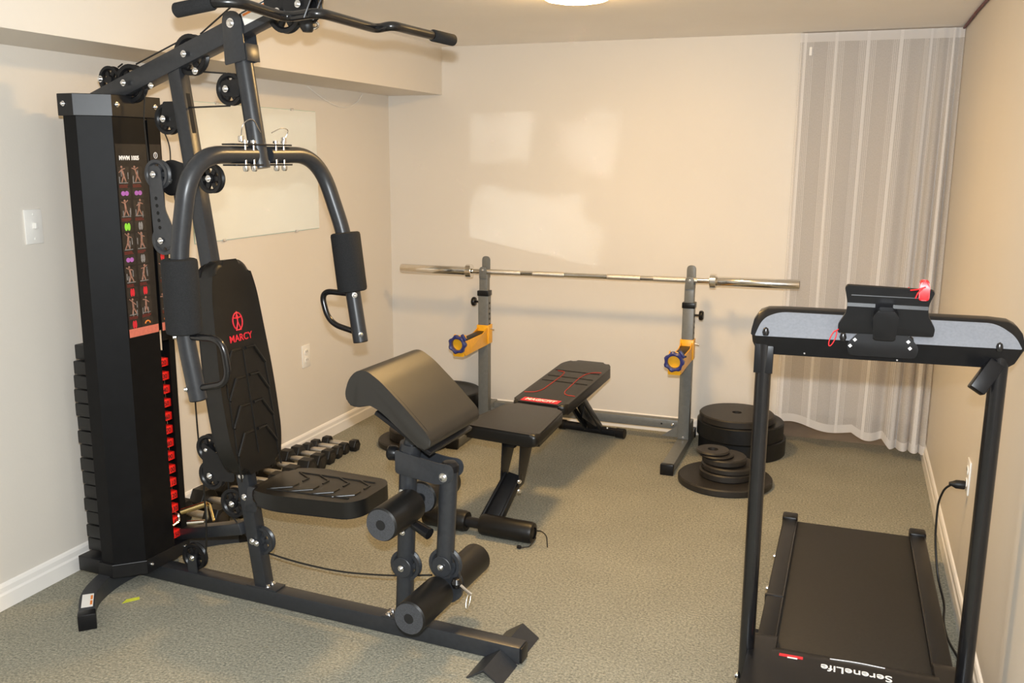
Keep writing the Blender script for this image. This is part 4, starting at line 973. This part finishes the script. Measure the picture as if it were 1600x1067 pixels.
# tablet holder
def holder():
    o = t_(0, 2.392, 0); Z = Vector((0, -.22, 1)).normalized()
    out = round_poly([(-.013, 1.106), (.204, 1.110), (.206, 1.130), (.188, 1.163), (.186, 1.190), (.197, 1.222), (.192, 1.228), (.001, 1.232), (-.004, 1.226), (.004, 1.186), (.003, 1.160), (-.014, 1.128)], [.003, .003, .005, .03, .03, .005, .004, .004, .005, .03, .03, .005])
    base = 1.17
    P = [(a, (b-base)) for a, b in out]
    c = o+Vector((0, 0, base))
    h = tp('tablet_holder', MB().prism(P, c, (1, 0, 0), Z, -.0 if False else .010, .0015), 'plastic')
    N = Vector((0, -1, -.22)).normalized()
    for z_, x0, x1, d in ((1.207, .012, .182, .004), (1.181, .004, .068, .009), (1.181, .108, .186, .009)):
        n2 = Vector((0, -.965, .26)).normalized(); z2 = Vector((1, 0, 0)).cross(n2)
        tp('tray_ledge', MB().box(c+Vector(((x0+x1)/2, 0, 0))+Z*(z_-base)+N*(.002+d/2), (x1-x0, .012, .0045+d*.6), (Vector((1, 0, 0)), n2, z2)), 'plastic', h)
    for x in (.018, .055, .092, .135, .172):
        tp('rib', MB().box(c+Vector((x, 0, 0))+Z*(1.194-base)+N*.004, (.003, .010, .055), (Vector((1, 0, 0)), N, Z)), 'plastic', h)
    for k in range(7):
        for x0, x1 in ((.002-.002*k if k > 2 else .010, .062), (.118, .186+.002*k if k > 2 else .182)):
            tp('grip_ridge', MB().box(c+Vector(((x0+x1)/2, 0, 0))+Z*(1.170-.0085*k-base)+N*.002, (x1-x0, .008, .002), (Vector((1, 0, 0)), N, Z)), 'gloss', h)
    tp('clamp_body', MB().prism(round_poly([(.068, -.060), (.118, -.060), (.122, .0), (.112, .016), (.074, .016), (.064, .0)], .006), c+N*.004+N*.022, (1, 0, 0), Z, -.024 if False else .024, .003), 'plastic', h)
    tp('clamp_slot', MB().box(c+Vector((.092, 0, 0))+Z*-.052+N*.028, (.036, .004, .003), (Vector((1, 0, 0)), N, Z), .001), 'console', h)
    tp('clamp_screw', MB().lathe([(0, 0), (.003, 0), (.002, .001), (0, .001)], c+Vector((.090, 0, 0))+Z*-.012+N*.027, N, 10), 'zinc', h)
    tp('mount_plate', MB().prism(round_poly([(.015, 1.050), (.170, 1.052), (.175, 1.080), (.150, 1.108), (.035, 1.108), (.010, 1.080)], .01), t_(0, 2.404, 0), (1, 0, 0), (0, .0, 1), .006, .001), 'plastic', h)
    for x, z_ in ((.028, 1.090), (.018, 1.074), (.150, 1.093), (.155, 1.077)):
        tp('mount_screw', MB().lathe([(0, 0), (.0052, 0), (.0045, .0015), (0, .002)], t_(x, 2.398, z_), (0, -1, 0), 4), 'wprint', h)
holder()
# power cord with plug
pc = [(.432, 3.362, .432), (.398, 3.37, .432), (.372, 3.39, .405), (.358, 3.42, .34), (.360, 3.42, .20), (.378, 3.38, .07), (.400, 3.30, .012), (.384, 3.17, .008), (.388, 3.05, .008), (.405, 2.96, .008), (.418, 2.88, .010), (.424, 2.70, .010), (.41, 2.55, .02), (.385, 2.40, .05)]
pw = tp('power_cord', MB().tube(fillet([t_(*p) for p in pc], .06, 6), .0038, 10), 'cable')
tp('plug', MB().lathe([(0, 0), (.014, 0), (.0155, .004), (.0150, .028), (.009, .040), (.0055, .050), (0, .050)], t_(.430, 3.362, .432), (-1, 0, 0), 18), 'rubber', pw)
# red safety key clipped to the tablet holder
sk = thing('safety_key', 'bright red treadmill safety key clipped over the top edge of the tablet holder', 'safety key', (.172, 2.376, 1.225))
MB().prism(round_poly([(-.011, -.024), (.012, -.024), (.012, .010), (.006, .024), (-.005, .024), (-.011, .010)], .006), (0, -.012, 0), (1, 0, 0), (0, .1, 1), .010, .003).build('key_body', 'red', sk)
MB().prism(round_poly([(-.010, -.018), (.011, -.018), (.011, .022), (-.009, .022)], .006), (0, .022, 0), (1, 0, 0), (0, .1, 1), .006, .002).bx((-.009, -.02, .012), (.010, .020, .022), bev=.003).build('clip', 'red', sk)
MB().tube(fillet([(.002, -.024, .010), (-.012, -.026, .004), (-.030, -.02, .0)], .01), .0016, 6).tube(fillet([(-.004, -.025, .006), (-.014, -.026, -.004), (-.018, -.025, -.018)], .008), .0016, 6).build('cord', 'red', sk)
MB().tube([Vector((-.196, .010, -.133))+Vector((math.cos(a)*.006+math.sin(a)*.006, 0, math.sin(a)*.020)) for a in [2*PI*k/24 for k in range(24)]], .0013, 6, closed=True).build('cord_loop', 'red', sk)
MB().tube(fillet([(-.03, .035, -.0), (-.09, .036, -.05), (-.17, .034, -.10), (-.190, .012, -.115)], .03), .0013, 6).build('cord', 'red', sk)
